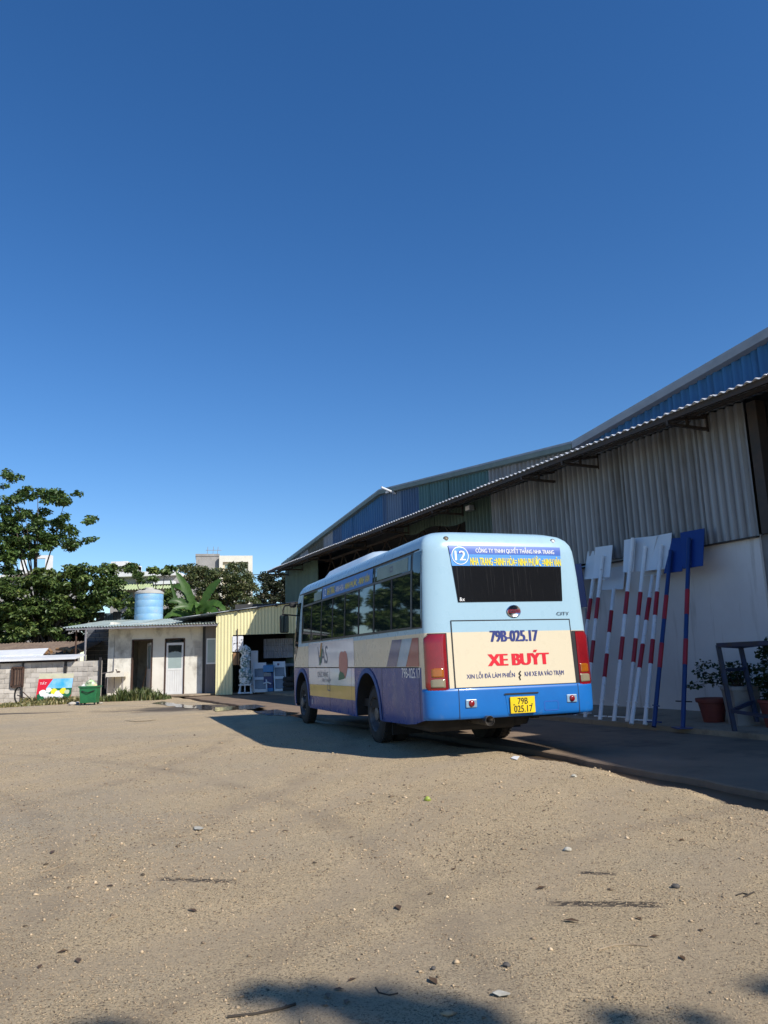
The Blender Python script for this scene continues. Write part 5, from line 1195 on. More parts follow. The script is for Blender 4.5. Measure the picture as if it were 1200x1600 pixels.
# dark leaning board, window grille, stake, pane and junk
p = gnd(50, 1100); o = MB().prism([(-.22, 0, 0), (.10, -.05, 0), (.22, .35, .62), (.18, .5, .86), (.05, .5, .9), (-.08, .3, .62)], (.10, .1, 0)).build('charred_board', M['rust']); o.data.materials[0] = mat('charred_wood', (.03, .025, .022), (.07, .055, .045), rough=.9, scale=6); o.location = p + Vector((0, 1.4, -.01)); tag(o, 'dark charred pointed board leaning beside the advertising board', 'board')
gpx = (X(19, YW - .1), X(36, YW - .1)); gz0, gz1 = Z(28, 1073, YW - .1), Z(28, 1043, YW - .1)
gr_ = empty('window_grille', (gpx[0], YW - .06, gz0), 0, 'rusty window grille frame hung on the block wall', 'grille'); gw_ = gpx[1] - gpx[0]; gh_ = gz1 - gz0
for A, B in (((0, 0, 0), (0, 0, gh_)), ((gw_, 0, 0), (gw_, 0, gh_)), ((0, 0, 0), (gw_, 0, 0)), ((0, 0, gh_), (gw_, 0, gh_))): MB().bar(A, B, .07).build('frame_bar', M['rust'], gr_)
MB().box((.05, .01, .05), (gw_ - .05, .03, gh_ - .05)).build('backing', mat('brown_board', (.17, .11, .08), (.12, .08, .06), rough=.8), gr_)
for k in range(3): MB().bar((gw_ * (k + 1) / 4, -.02, 0), (gw_ * (k + 1) / 4, -.02, gh_), .02).build('bar', M['rust'], gr_)
p = gnd(27, 1092); o = MB().tube([(0, 0, -.05), (.01, .05, 1.05)], .03, 8).build('white_stake', M['white']); o.location = p; tag(o, 'thin white stake standing upright in the weeds by the wall', 'stake')
pn_, t, b = newmat('cloudy_sheet'); b.inputs['Base Color'].default_value = (.5, .52, .52, 1); b.inputs['Roughness'].default_value = .25; b.inputs['Alpha'].default_value = .45
p = gnd(30, 1098); o = MB().prism([(-.3, 0, 0), (.42, 0, 0), (.36, .35, .62), (.2, .38, .74), (-.18, .36, .6)], (0, .015, 0)).build('plastic_sheet', pn_); o.location = p + Vector((0, .6, 0)); tag(o, 'cloudy clear plastic sheet leaning on the block wall', 'sheet')
jk = empty('scrap_bicycle', gnd(20, 1100) + Vector((0, .5, 0)), 0, 'wheel and bent frame of a scrap bicycle in the weeds', 'scrap')
MB().lathe([(.26, -.02), (.30, -.025), (.30, .025), (.26, .02), (.26, -.02)], (-.05, 0, .3), 'x', 24, cap=False).build('wheel', M['black'], jk).rotation_euler.z = .9
for A, B in (((-.1, 0, .3), (.35, -.1, .15)), ((.35, -.1, .15), (.6, 0, .05)), ((0, 0, .5), (.3, .1, .2)), ((.2, -.15, .02), (.75, -.1, .12))): MB().tube([A, B], .018, 6).build('frame_tube', M['rust'], jk)
p = gnd(-4, 1096); kd = empty('storage_box', p + Vector((0, .8, -.01)), 0, 'cream cabinet standing on a red plastic tub at the wall', 'box')
MB().lathe([(.26, 0), (.3, .24), (.32, .26), (.3, .27), (.001, .25)], (0, 0, 0), 'z', 20).build('tub', M['print_red'], kd, smooth=40); MB().box((-.2, -.2, .262), (.2, .2, .85)).build('cabinet', mat('cream_box', (.7, .62, .35), rough=.6), kd, bevel=.01)
# wash basin on a frame
Y = YH - .55; sx_ = X(166, Y), X(194, Y); wz_ = .98
bs = empty('wash_basin', (sx_[0], Y, 0), 0, 'old concrete wash basin on thin metal legs by the outbuilding wall', 'basin'); w_ = sx_[1] - sx_[0]
mb = MB(); mb.box((0, 0, wz_ - .16), (w_, .03, wz_)); mb.box((0, .42, wz_ - .16), (w_, .45, wz_)); mb.box((0, .03, wz_ - .16), (.03, .42, wz_)); mb.box((w_ - .03, .03, wz_ - .16), (w_, .42, wz_)); mb.box((.03, .03, wz_ - .16), (w_ - .03, .42, wz_ - .12)); mb.build('basin', M['hutwall'], bs)
for x_ in (.05, .22, w_ - .22, w_ - .05): MB().tube([(x_, .05 if x_ in (.05, w_ - .05) else .4, 0), (x_, .05 if x_ in (.05, w_ - .05) else .4, wz_ - .16)], .016, 6).build('leg', M['greypost'], bs)
MB().tube([(w_ * .45, .3, wz_ - .02), (w_ * .45, .3, wz_ + .12), (w_ * .45, .18, wz_ + .12)], .02, 6).build('tap', M['rust'], bs); MB().lathe([(.06, 0), (.08, .06), (.001, .07)], (w_ * .6, .2, wz_), 'z', 12).build('soap_dish', M['rust'], bs)
st2 = MB().tube([(0, 0, .02), (-.55, .4, .38)], .022, 6).build('broken_pole', M['white']); st2.location = gnd(166, 1092) + Vector((0, 2, 0)); tag(st2, 'pale broken pole leaning behind the green bin', 'pole')
for k, (px_p, py_p, r_) in enumerate(((113, 1102, .12), (121, 1100, .09), (158, 1100, .06))):
    rows_ = []; rs_ = np.random.RandomState(k)
    for i in range(5): th = math.pi * i / 4; rows_.append([(math.sin(th) * math.cos(a) * r_ * rs_.uniform(.8, 1.3), math.sin(th) * math.sin(a) * r_ * rs_.uniform(.8, 1.2), -math.cos(th) * r_ * .6) for a in np.linspace(0, 6.283, 8)[:-1]]); rows_[-1].append(rows_[-1][0])
    o = MB().grid(rows_).build('rubble_lump', M['block']); o.location = gnd(px_p, py_p) + Vector((0, 0, r_ * .4)); tag(o, ['pale rubble lump nearest the advertising board', 'grey rubble lump touching the bin wheel', 'small rubble lump right of the green bin'][k], 'rubble', 'rubble by the bin')

# weeds and grass along the wall: nobody could count the blades
def weeds(name, spots, m, lab, seed):
    rs_ = np.random.RandomState(seed); VV, FF, TT = [], [], []; n0 = 0
    for (cx, cy, rx, ry, h_, cnt) in spots:
        P = np.stack([cx + rx * rs_.uniform(-1, 1, cnt), cy + ry * rs_.uniform(-1, 1, cnt), np.zeros(cnt)], 1); H_ = h_ * rs_.uniform(.35, 1.1, cnt) * (.7 + .5 * np.sin(P[:, 0] * 4 + cx) ** 2)
        a = rs_.rand(cnt) * 6.283; ln_ = np.stack([np.cos(a), np.sin(a), 0 * a], 1) * (H_ * rs_.uniform(.2, .9, cnt))[:, None]; w_ = np.stack([-np.sin(a), np.cos(a), 0 * a], 1) * (.012 + .012 * rs_.rand(cnt))[:, None]
        mid = P + ln_ * .4 + np.array([0, 0, 1]) * (H_ * .65)[:, None]; tip = P + ln_ + np.array([0, 0, 1]) * H_[:, None]
        V_ = np.stack([P - w_, P + w_, mid + w_ * 1.2, tip, mid - w_ * 1.2], 1).reshape(-1, 3); i0 = n0 + np.arange(cnt) * 5
        FF += [np.stack([i0, i0+1, i0+2], 1), np.stack([i0, i0+2, i0+4], 1), np.stack([i0+4, i0+2, i0+3], 1)]; VV.append(V_); TT.append(np.repeat(rs_.rand(cnt), 5)); n0 += cnt * 5
    o = obj(name, np_mesh(name, np.concatenate(VV), np.concatenate(FF), m, np.concatenate(TT))); tag(o, lab, 'weeds', kind='stuff')
M['weed'] = leafmat('weed_blade', (.10, .12, .035), (.23, .21, .08), (.45, .36, .17)); M['weed2'] = leafmat('bush_blade', (.05, .08, .02), (.11, .14, .045), (.22, .21, .09))
sp = []
for k in range(16):
    px_p = -20 + k * 9; q = gnd(px_p, 1107 - k * .5); sp.append((q.x, q.y + 1.2, .35, 1.1, .11, 420))
for k in range(9):
    q = gnd(30 + k * 10, 1101); sp.append((q.x, q.y + 1.0, .3, .4, .22, 260))
weeds('weeds', sp, M['weed'], 'strip of dry weeds and grass at the foot of the block wall', 4)
q0 = gnd(186, 1098)
weeds('weeds', [(q0.x + dx, q0.y + 1.5 + dy, .55, .45, h_, 420) for dx, dy, h_ in ((-.4, 0, .3), (0, .1, .42), (.4, 0, .34), (.7, .2, .2), (-.7, .1, .2), (.1, .4, .4))], M['weed2'], 'bushy clump of weeds growing before the wash basin', 8)

# ================================================================ TREES AND PLANTS
M['bark'] = mat('bark', (.13, .105, .085), (.08, .065, .055), rough=.95, scale=8, stretch=(1, 1, .3), bmp=.5, bscale=18)
M['almond'] = leafmat('almond_leaf', (.035, .075, .02), (.085, .145, .036), (.17, .23, .06))
M['almond2'] = leafmat('almond_leaf_light', (.045, .085, .022), (.10, .155, .04), (.2, .24, .065))
M['brownleaf'] = leafmat('dusty_leaf', (.05, .075, .024), (.10, .125, .042), (.19, .165, .07))
M['darkleaf'] = leafmat('dark_leaf', (.018, .028, .012), (.035, .048, .02), (.07, .06, .03))
def px_clusters(lst, Y, seed, dens=1.0, depth=1.2, split=True):
    rs_ = np.random.RandomState(seed); out = []; s = Y / 1200
    for (px_p, py_p, rx, ry) in lst:
        k = max(1, int(rx * ry / 26)) if split else 1
        for i in range(k):
            a = rs_.rand() * 6.283; q = rs_.rand() ** .5; dx, dy = (math.cos(a) * q * rx * .92, math.sin(a) * q * ry * .85) if k > 1 else (0, 0)
            yy = Y + rs_.uniform(-1, 1) * depth; c_ = at(px_p + dx, py_p + dy, yy); r1 = (rx * .36 if k > 1 else rx) * s * rs_.uniform(.7, 1.3); r2 = (ry * .36 if k > 1 else ry) * s * rs_.uniform(.7, 1.2)
            r1 = max(r1, .3); r2 = max(min(r2, r1 * .8), .18); out.append((c_.x, c_.y, c_.z, r1, r1 * .9, r2, max(26, 100 * dens * (r1 * r2 + r1 * r1 * .6) / .22)))
    return out
def tree(name, lab, lst, Y, foot, seed, m, size, trunk_r=.22, dens=1.0, depth=1.4, group=None, asp=.5, up=.75, nlimb=14):
    foot = Vector(foot); r = empty(name, foot, 0, lab, 'tree', group); cl = px_clusters(lst, Y, seed, dens, depth)
    zt = max(c_[2] for c_ in cl) - foot.z; cx = np.mean([c_[0] for c_ in cl]) - foot.x
    top = Vector((cx * .5, 0, zt * .66)); spine = [Vector((0, 0, -.1)), Vector((.08, .05, zt * .2)), Vector((cx * .15, 0, zt * .45)), top]
    MB().tube(spine, [trunk_r, trunk_r * .8, trunk_r * .6, trunk_r * .2], 10).build('trunk', M['bark'], r, smooth=60)
    mb_ = MB(); rs_ = np.random.RandomState(seed + 1)
    for k in rs_.choice(len(cl), min(nlimb, len(cl)), replace=False):
        c_ = Vector(cl[k][:3]) - foot; f_ = min(.95, max(.15, (c_.z / zt) * .75)); g = f_ * 3; i = min(2, int(g)); s_ = spine[i].lerp(spine[i + 1], g - i)
        mb_.tube([s_, s_.lerp(c_, .35) + Vector((0, 0, -.12)), s_.lerp(c_, .7) + Vector((0, .1, -.05)), c_], [.05, .036, .025, .01], 6)
    mb_.build('limbs', M['bark'], r, smooth=60)
    foliage('crown', cl, size, m, r, seed + 2, foot, asp=asp, up=up); return r
upper = [(4, 742, 14, 8), (28, 748, 14, 5), (8, 760, 8, 4), (45, 770, 18, 8), (66, 776, 24, 12), (88, 768, 16, 9), (104, 780, 18, 8), (120, 771, 10, 5), (84, 785, 22, 6), (8, 796, 16, 10), (24, 786, 12, 8), (50, 812, 14, 8), (74, 822, 28, 12), (96, 808, 9, 12), (110, 826, 18, 8), (132, 813, 14, 6), (146, 811, 6, 4), (16, 838, 30, 18), (60, 846, 30, 13), (98, 852, 22, 10), (124, 846, 16, 6), (144, 842, 9, 4), (8, 868, 26, 20), (40, 862, 22, 14), (20, 890, 24, 8), (30, 806, 24, 12), (8, 818, 20, 14), (46, 832, 22, 9), (76, 838, 26, 7), (16, 776, 12, 8), (30, 852, 26, 12), (62, 800, 18, 5), (112, 840, 14, 5)]
tree('almond_tree', 'tall tropical almond tree with leaves in flat tiers against the sky', upper, 38.5, (X(52, 38.5), 38.5, 0), 21, M['almond'], .21, .17, 1.05, 1.3, up=.9, nlimb=9)
low = [(20, 915, 30, 20), (60, 905, 28, 18), (98, 895, 22, 12), (130, 896, 26, 13), (160, 888, 22, 9), (180, 892, 20, 8), (205, 881, 9, 6), (100, 920, 36, 20), (150, 915, 34, 18), (186, 915, 16, 10), (20, 955, 34, 22), (70, 950, 36, 20), (120, 945, 36, 18), (165, 940, 28, 16), (195, 938, 12, 20), (15, 990, 26, 18), (55, 985, 34, 16), (95, 975, 24, 14), (200, 958, 10, 12), (130, 962, 20, 8), (212, 898, 14, 5), (230, 905, 12, 5), (15, 1012, 16, 8), (90, 998, 14, 8)]
tree('almond_tree', 'broad low leafy tree massed behind the boundary wall and lean-to roof', low, 37.6, (X(75, 37.6), 37.6, 0), 31, M['almond2'], .22, .2, 1.15, 1.1, up=.85)
tree('leafy_sapling', 'small leafy branch tips rising above the pale house roof', [(243, 891, 16, 4), (258, 893, 12, 4), (268, 888, 7, 5), (205, 890, 6, 5)], 40, (X(240, 40), 40, 0), 41, M['almond2'], .3, .09, 1, .3, nlimb=4)
tree('dusty_tree', 'brownish dusty tree growing behind the yellow shed', [(300, 895, 30, 14), (330, 900, 30, 18), (375, 888, 20, 10), (372, 905, 24, 18), (345, 925, 36, 20), (385, 925, 22, 16), (320, 935, 24, 18), (370, 945, 34, 12), (295, 915, 20, 16), (398, 945, 12, 9)], 42, (X(350, 42), 42, 0), 51, M['brownleaf'], .17, .2, 1.6, 1.6, asp=.4, up=.4)
tree('dark_tree', 'dark tree between the dusty tree and the warehouse corner', [(410, 908, 18, 14), (432, 905, 20, 14), (420, 925, 26, 16), (442, 925, 16, 16), (430, 942, 22, 8), (450, 915, 14, 18)], 47, (X(425, 47), 47, 0), 61, M['darkleaf'], .18, .2, 1.6, 1.4, asp=.45, up=.4)
tree('leafy_shrub', 'dark undergrowth below the almond trees behind the low shelter', [(10 + 26 * k, y_, 20, 16) for k in range(6) for y_ in (1002, 972)], 40.5, (X(70, 40.5), 40.5, 0), 101, M['darkleaf'], .3, .08, .8, .5)
tree('leafy_shrub', 'green shrub growing between the water tank and the banana plant', [(262, 935, 14, 14), (262, 958, 14, 14), (285, 950, 20, 16), (240, 945, 14, 16), (310, 955, 16, 12)], 39.6, (X(270, 39.6), 39.6, 0), 111, M['almond'], .24, .08, .9, .5)
# trees beside the yard, left of the picture: the bus windows mirror them
tree('almond_tree', 'leafy almond tree along the boundary wall left of the tall tiered tree', [(-60 - 34 * k + rnd.uniform(-10, 10), y_ + rnd.uniform(-12, 12), 34, 22) for k in range(5) for y_ in (1000, 950, 905, 865)], 37, (X(-120, 37), 37, 0), 81, M['almond2'], .34, .2, .4, 1.4)
tree('almond_tree', 'second leafy almond tree at the far end of the boundary wall', [(-240 - 36 * k + rnd.uniform(-10, 10), y_ + rnd.uniform(-12, 12), 36, 24) for k in range(6) for y_ in (1000, 945, 890, 840)], 36, (X(-320, 36), 36, 0), 91, M['almond'], .36, .2, .4, 1.4)
# tree behind the camera whose outermost branches shade the near ground
bt = Vector((8.6, -6.0, 0)); r = empty('yard_tree', bt, 0, 'leafy yard tree standing behind the viewpoint', 'tree')
MB().tube([bt - bt + Vector((0, 0, -.1)), Vector((-.2, .1, 3)), Vector((-.6, .3, 7)), Vector((-1, .6, 8.6))], [.25, .2, .14, .05], 10).build('trunk', M['bark'], r, smooth=60)
cl = []
for (sx_, sy_, h_, r1) in ((-.50, 3.14, 7.2, .10), (-.30, 3.10, 7.6, .12), (-.08, 3.06, 8.0, .17), (.10, 2.94, 7.8, .17), (.24, 2.82, 7.8, .14), (-.02, 2.84, 8.0, .2), (-.98, 2.76, 8.2, .20), (1.36, 3.02, 7.7, .12), (.72, 2.84, 7.7, .09), (.95, 2.80, 7.7, .07), (.0, 2.4, 8.3, .3), (.9, 2.1, 8.1, .4), (-.9, 2.2, 8.4, .35), (.2, 1.6, 8.6, .8), (1.5, 1.2, 8.2, 1.0), (-.6, 1.2, 8.5, 1.0)):
    cl.append((sx_ - SHX * h_, sy_ - SHY * h_, h_, r1, r1, r1 * .5, (480 if r1 < .25 else 900) * r1 ** 1.15))
foliage('crown', cl, .12, M['almond'], r, 71, bt)
mb = MB(); [mb.tube([Vector((-.6, .3, 6.5)), Vector((c_[0] - bt.x, c_[1] - bt.y, c_[2]))], [.06, .02], 6) for c_ in cl]; mb.build('limbs', M['bark'], r)

# banana clump
M['banana'] = leafmat('banana_leaf', (.03, .08, .015), (.065, .14, .025), (.11, .19, .04), .35)
YB = 38.0; bf = Vector((X(296, YB), YB, 0)); bnn = empty('banana_plant', bf, 0, 'banana plant with big torn green leaves behind the lean-to roof', 'plant')
for px_p in (285, 312, 300): MB().tube([Vector((X(px_p, YB) - bf.x, rnd.uniform(-.3, .3), 0)), Vector((X(px_p, YB) - bf.x + rnd.uniform(-.1, .1), 0, 3.6))], [.14, .07], 10).build('stem', M['weed2'] if False else mat('banana_stem', (.2, .22, .09), (.15, .14, .07), rough=.6, scale=4), bnn, smooth=60)
def blade(base_px, mid_px, tip_px, wid, dy, seed):
    A, B, C_ = (at(*base_px, YB) - bf, at(*mid_px, YB - dy * .5) - bf, at(*tip_px, YB - dy) - bf); rs_ = np.random.RandomState(seed); rows_ = []; n_ = 18
    for k in range(n_ + 1):
        t_ = k / n_; p = A * (1 - t_) ** 2 + B * 2 * t_ * (1 - t_) + C_ * t_ * t_; d_ = ((B - A) * (1 - t_) + (C_ - B) * t_).normalized(); s_ = d_.cross(Vector((.25, -1, .35))).normalized(); nn = d_.cross(s_)
        w_ = wid * min(1, math.sin(math.pi * min(1, t_ * .93 + .07)) ** .5) ; e = 1 + .10 * rs_.randn() * 1.6
        rows_.append([p + s_ * w_ * q * (e if abs(q) == 1 else 1) + nn * (-.22 * w_ * abs(q)) for q in (-1, -.5, 0, .5, 1)])
    V_ = np.array([[tuple(q) for q in row] for row in rows_]).reshape(-1, 3); idx_ = np.arange((n_ + 1) * 5).reshape(n_ + 1, 5); F_ = np.stack([idx_[:-1, :-1], idx_[:-1, 1:], idx_[1:, 1:], idx_[1:, :-1]], -1).reshape(-1, 4)
    obj('leaf', np_mesh('leaf', V_, F_, M['banana'], np.repeat(rs_.rand(n_ + 1) * .4 + rs_.rand() * .5, 5), True), bnn)
for k, a in enumerate((((304, 955), (298, 925), (274, 893), 0.186, .4), ((300, 960), (285, 930), (262, 942), 0.174, .5), ((296, 962), (275, 950), (256, 968), 0.161, .4), ((300, 960), (290, 905), (268, 918), 0.149, -.3), ((312, 955), (325, 920), (345, 905), 0.198, .3), ((315, 955), (335, 930), (352, 955), 0.186, .5), ((308, 958), (312, 935), (306, 950), 0.136, .7), ((284, 962), (270, 925), (266, 905), .07, .2), ((310, 960), (300, 940), (270, 952), 0.155, .9), ((318, 958), (330, 945), (340, 962), 0.174, .8), ((290, 965), (280, 955), (266, 962), 0.161, 1.0))): blade(*a, k)

# ================================================================ BUILDINGS BEYOND
M['cream'] = mat('cream_render', (.66, .60, .42), (.58, .52, .36), rough=.85, scale=.8, dirt=(.4, .38, .33), dscale=1.2); M['greyr'] = mat('grey_concrete_wall', (.34, .33, .31), (.27, .26, .25), rough=.9, scale=.8, dirt=(.17, .165, .15), dscale=1.5, dstretch=(1, 1, .4)); M['whiter'] = mat('white_render', (.74, .74, .72), (.66, .66, .65), rough=.8, scale=.8)
M['framec'] = mat('frame_cream_white', (.68, .66, .56), (.6, .58, .5), rough=.85, scale=.8)
YA = 66.0; ax0, ax1, ax2 = X(306, YA, 880), X(342, YA, 880), X(393, YA, 880); azt = Z(345, 869, YA)
ab = empty('apartment_building', (ax0, YA, 0), R(13), 'grey and cream block of flats with a framed white end rising above the trees', 'building')
MB().box((0, .4, 0), (ax1 - ax0, 9, azt + .12)).build('side_wall', M['greyr'], ab); MB().box((ax1 - ax0, .15, 0), (ax2 - ax0, 9, azt)).build('front_wall', M['cream'], ab)
MB().box((-.05, .35, azt + .12), (ax1 - ax0 + .03, 9.05, azt + .32)).build('parapet', M['greyr'], ab)
w_ = ax2 - ax1; o_ = ax1 - ax0
for a, b__ in (((o_ - .02, -.1, 0), (o_ + .28, .15, azt + .1)), ((ax2 - ax0 - .35, -.1, 0), (ax2 - ax0 + .02, .15, azt + .1)), ((o_ + .28, -.1, azt - .45), (ax2 - ax0 - .35, .15, azt + .1)), ((o_ + w_ * .42, -.05, 0), (o_ + w_ * .50, .15, azt - .45))): MB().box(a, b__).build('frame_band', M['framec'], ab)
for k in range(4):
    z0 = azt - 1.9 - k * 3.0; MB().box((o_ + .5, .13, z0), (o_ + w_ * .40, .16, z0 + 1.2)).build('window', M['paper'], ab); MB().box((o_ + w_ * .54, .13, z0), (ax2 - ax0 - .55, .16, z0 + 1.2)).build('window', M['paper'], ab)
for dx in (.9, 1.4, 1.8): MB().tube([(dx, 2, azt + .1), (dx + .1, 2, azt + 1.2)], .025, 5).build('antenna', M['trim'], ab)
MB().box((.8, 1.99, azt + .85), (2.2, 2.02, azt + .9)).build('antenna', M['trim'], ab)
YC = 52.0; cx0 = X(172, YC, 900); hs2 = empty('house', (cx0, YC, 0), 0, 'pale house with flat roof and green corrugated awning behind the trees', 'house')
xx = lambda p: X(p, YC, 900) - cx0; zz = lambda p, q: Z(p, q, YC)
MB().box((xx(182), .5, 0), (xx(272), 6, zz(220, 900))).build('wall', M['greyr'], hs2); MB().box((xx(175), .0, zz(220, 900)), (xx(274), 6.2, zz(220, 893))).build('roof_slab', M['whiter'], hs2)
MB().box((xx(166), 1, zz(180, 900)), (xx(191), 4, zz(180, 876))).build('roof_room', M['greyr'], hs2); MB().box((xx(165), .9, zz(180, 882)), (xx(191), 4.1, zz(180, 874.5))).build('roof_slab', M['whiter'], hs2); MB().box((xx(172), .2, 0), (xx(182), 6, zz(180, 893) - .03)).build('side_wall', M['greyr'], hs2)
MB().box((xx(240), -.1, zz(250, 913)), (xx(272), .5, zz(250, 908))).build('ledge', M['whiter'], hs2)
awm = mat('green_awning', (.40, .47, .26), (.33, .39, .22), rough=.5, scale=2)
for k in range(4):
    a = xx(177) + (xx(272) - xx(177)) * k / 4; mb = MB(); corr(mb, (a, .5, zz(220, 911)), (1, 0, 0), (xx(272) - xx(177)) / 4, Vector((0, -1, -.42)).normalized(), 1.25, .19, .04, (0, 0, 1), trap=False); mb.build('awning_sheet', awm, hs2, smooth=60)
for a, b__ in ((190, 205), (222, 238)): MB().box((xx(a), .47, zz(200, 940)), (xx(b__), .5, zz(200, 925))).build('window', M['paper'], hs2)
YD = 62.0; dx0 = -33.5; wh2 = empty('house', (dx0, YD, 0), 0, 'white concrete house with open roof frame half hidden by the tall tree', 'house')
xx = lambda p: X(p, YD, 890) - dx0; zz = lambda p, q: Z(p, q, YD)
MB().box((0, .5, 0), (xx(78), 7, zz(40, 905))).build('wall', M['greyr'], wh2)
MB().box((xx(70), 0, zz(70, 905)), (xx(78), .5, zz(70, 872))).build('column', M['whiter'], wh2); MB().box((xx(50), 0, zz(70, 872)), (xx(78), .5, zz(70, 867.5))).build('beam', M['whiter'], wh2); MB().box((xx(60), 1.5, zz(70, 905)), (xx(64), 1.9, zz(70, 872))).build('column', M['greyr'], wh2); MB().box((xx(30), .1, zz(70, 905)), (xx(36), .6, zz(70, 872))).build('column', M['whiter'], wh2)
MB().prism([(0, -.4, zz(5, 912)), (xx(64), -.4, zz(60, 893)), (xx(64), -.4, zz(60, 889)), (0, -.4, zz(5, 906))], (0, 5, 0)).build('roof', M['whiter'], wh2)
YE = 44; lw = empty('garden_wall', (X(404, YE), YE, 0), 0, 'white rendered garden wall seen above the yellow shed roof', 'wall'); MB().box((0, 0, 0), (X(470, YE) - X(404, YE), .2, Z(430, 949, YE))).build('wall', M['greyr'], lw); MB().box((-.05, -.05, Z(430, 949, YE)), (X(470, YE) - X(404, YE), .25, Z(430, 945.5, YE))).build('coping', M['whiter'], lw)
YF = 38.6; fz = empty('zinc_fence', (X(147, YF), YF, 0), 0, 'dark zinc sheet fence behind the lean-to roof', 'fence')
for k in range(5): mb = MB(); corr(mb, (k * .42, 0, 0), (1, 0, 0), .43, (0, 0, 1), Z(170, 956 + 2 * (k % 2), YF), .14, .012, (0, 1, 0)); mb.build('fence_sheet', M['cslate'] if k % 2 else M['dblock'], fz, smooth=50)
# overhead wire from the flats to a pole behind the warehouse
A, B = at(393, 898, 60), at(470, 893, 60); o = MB().tube([A - A, (B - A) / 2 + Vector((0, 0, -.08)), B - A], .03, 5).build('overhead_wire', M['dark']); o.location = A; tag(o, 'thin overhead wire between the flats and the warehouse', 'wire')

# ================================================================ LITTER ON THE GROUND
def stone(px_p, py_p, r_, m, name, lab, cat, seed, fl_=.6):
    p = gnd(px_p, py_p); p.z = float(gh(p.x, p.y)); rs_ = np.random.RandomState(seed); rows_ = []
    for i in range(6):
        th = math.pi * i / 5; rows_.append([(math.sin(th) * math.cos(a) * r_ * rs_.uniform(.75, 1.25), math.sin(th) * math.sin(a) * r_ * rs_.uniform(.75, 1.25), -math.cos(th) * r_ * fl_) for a in np.linspace(0, 6.283, 9)[:-1]]); rows_[-1].append(rows_[-1][0])
    o = MB().grid(rows_).build(name, m, smooth=50); o.location = p + Vector((0, 0, r_ * fl_ * .55)); tag(o, lab, cat)
M['fruit'] = mat('green_fruit', (.35, .42, .06), (.25, .3, .05), rough=.4, scale=20); M['pale'] = mat('pale_stone', (.5, .48, .4), (.35, .32, .26), rough=.9, scale=30); M['darkst'] = mat('dark_stone', (.06, .055, .05), (.1, .09, .08), rough=.9, scale=30)
stone(668, 1251, .028, M['fruit'], 'fallen_fruit', 'small yellow green fruit lying alone on the sandy ground', 'fruit', 1, .9)
stone(887, 1331, .026, M['pale'], 'pale_stone', 'pale flat stone with a dark underside on the sandy ground', 'stone', 2, .55); stone(792, 1514, .016, M['darkst'], 'dark_stone', 'dark clod on bare ground above the white paper scrap', 'stone', 3, .6); stone(1056, 1388, .022, M['darkst'], 'dark_stone', 'dark stone just above the long tyre print', 'stone', 4, .6); stone(677, 1513, .011, M['darkst'], 'dark_stone', 'tiny dark stone at the edge of the tree shadow', 'stone', 6, .8); stone(897, 1213, .03, M['pale'], 'pale_stone', 'pale stone lying in the wet gutter', 'stone', 8, .6)
def scrap(pts, m, name, lab, cat, z=.006):
    P = [gnd(*p) for p in pts]; c_ = sum(P, Vector()) / len(P); zz_ = float(gh(c_.x, c_.y)) + z
    o = MB().prism([(p.x - c_.x, p.y - c_.y, rnd.uniform(0, .006)) for p in P], (0, 0, .002)).build(name, m); o.location = (c_.x, c_.y, zz_); tag(o, lab, cat)
scrap([(769, 1557), (780, 1555), (798, 1559), (797, 1563), (780, 1563), (770, 1560)], M['pale'], 'paper_scrap', 'white torn paper scrap on the ground beside the tree shadow', 'paper'); scrap([(303, 1291), (312, 1290), (319, 1293), (312, 1296), (304, 1295)], M['pale'], 'paper_scrap', 'small white paper scrap out on the open yard', 'paper'); scrap([(798, 1185), (803, 1182), (812, 1183), (808, 1188)], M['print_white'], 'paper_scrap', 'white litter scrap by the gutter behind the bus', 'paper'); scrap([(195, 1126), (240, 1123), (244, 1125), (215, 1128)], M['ground'], 'lime_patch', 'pale flat sheet of litter lying far out in the yard', 'litter')
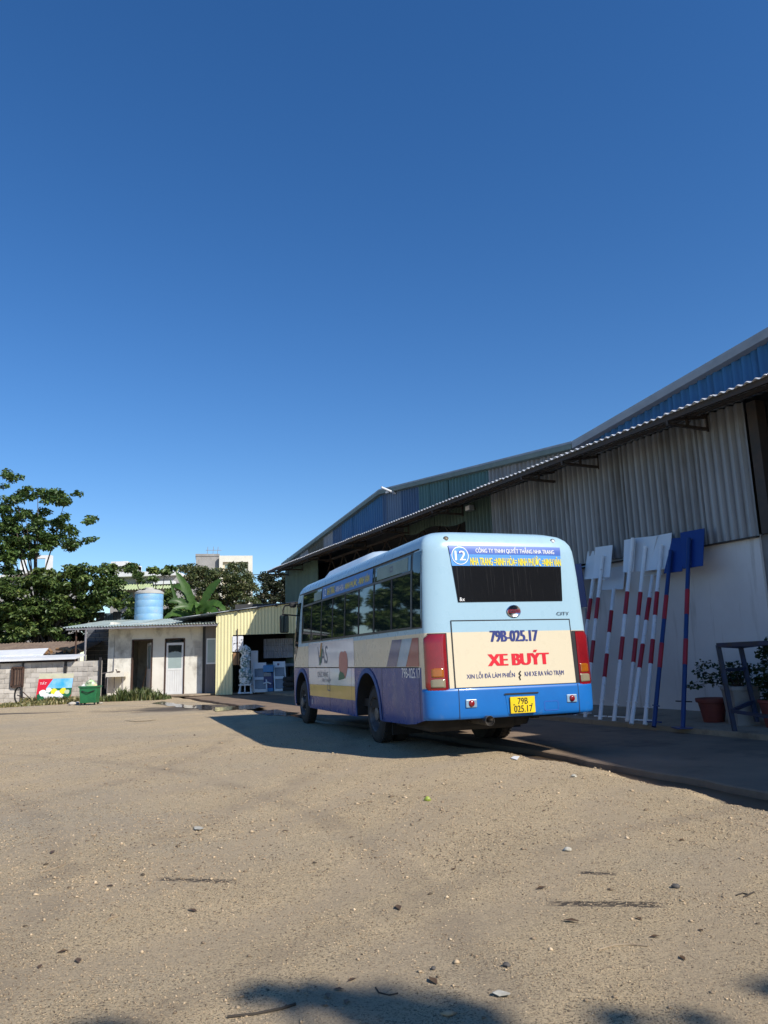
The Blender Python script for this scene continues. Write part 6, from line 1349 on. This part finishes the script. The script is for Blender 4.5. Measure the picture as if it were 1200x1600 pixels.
def twig(pts, r_, lab, m):
    P = [gnd(*p) for p in pts]; b0 = P[0].copy(); Q = []
    for p in P: z = float(gh(p.x, p.y)) + r_ * .9; Q.append((p.x - b0.x, p.y - b0.y, z))
    o = MB().tube(Q, r_, 6).build('twig', m, smooth=60); o.location = (b0.x, b0.y, 0); tag(o, lab, 'twig', 'twigs scattered over the yard')
M['twigp'] = mat('dry_twig', (.34, .27, .18), (.24, .18, .12), rough=.9, scale=20); M['twigd'] = mat('dark_twig', (.05, .04, .03), rough=.9)
twig([(165, 1447), (170, 1441), (178, 1438), (184, 1437)], .004, 'pale curled twig on the open yard', M['twigp']); twig([(935, 1489), (960, 1482), (985, 1481), (1012, 1483)], .004, 'long pale twig right of the tree shadow', M['twigp']); twig([(355, 1585), (400, 1579), (440, 1572), (462, 1566)], .005, 'dark straight twig lying in the tree shadow', M['twigd']); twig([(587, 1540), (592, 1548), (608, 1553), (622, 1551)], .003, 'thin bent twig inside the tree shadow', M['twigd']); twig([(62, 1364), (80, 1359), (92, 1355), (102, 1349)], .004, 'slender pale twig left of the short tyre print', M['twigp']); twig([(1150, 1398), (1160, 1394), (1170, 1396), (1162, 1400), (1178, 1392)], .004, 'knotted dark twig near the warehouse gutter', M['twigd']); twig([(480, 1361), (492, 1357)], .003, 'tiny pale twig in the middle of the yard', M['twigp'])
lf = np_mesh('dead_leaf', np.array([[-.05, 0, .004], [0, .022, .016], [.055, 0, .01], [0, -.022, .014]]), np.array([[0, 1, 2], [0, 2, 3]]), leafmat('dead_leaf', (.09, .05, .025), (.14, .085, .04)), [.2, .5, .8, .4])
rs_ = np.random.RandomState(77)
for k in range(26):
    px_p, py_p = rs_.uniform(20, 1190), 1250 + 320 * rs_.rand()
    p = gnd(px_p, py_p)
    if wdist(p.x, p.y) < 4.9: continue
    o = obj('dead_leaf', lf, None, (p.x, p.y, float(gh(p.x, p.y)) + .001), (0, 0, rs_.rand() * 6.28), tuple([rs_.uniform(.35, .8)] * 3)); tag(o, 'small curled brown dead leaf on the sandy yard', 'leaf', 'dead leaves scattered on the yard')
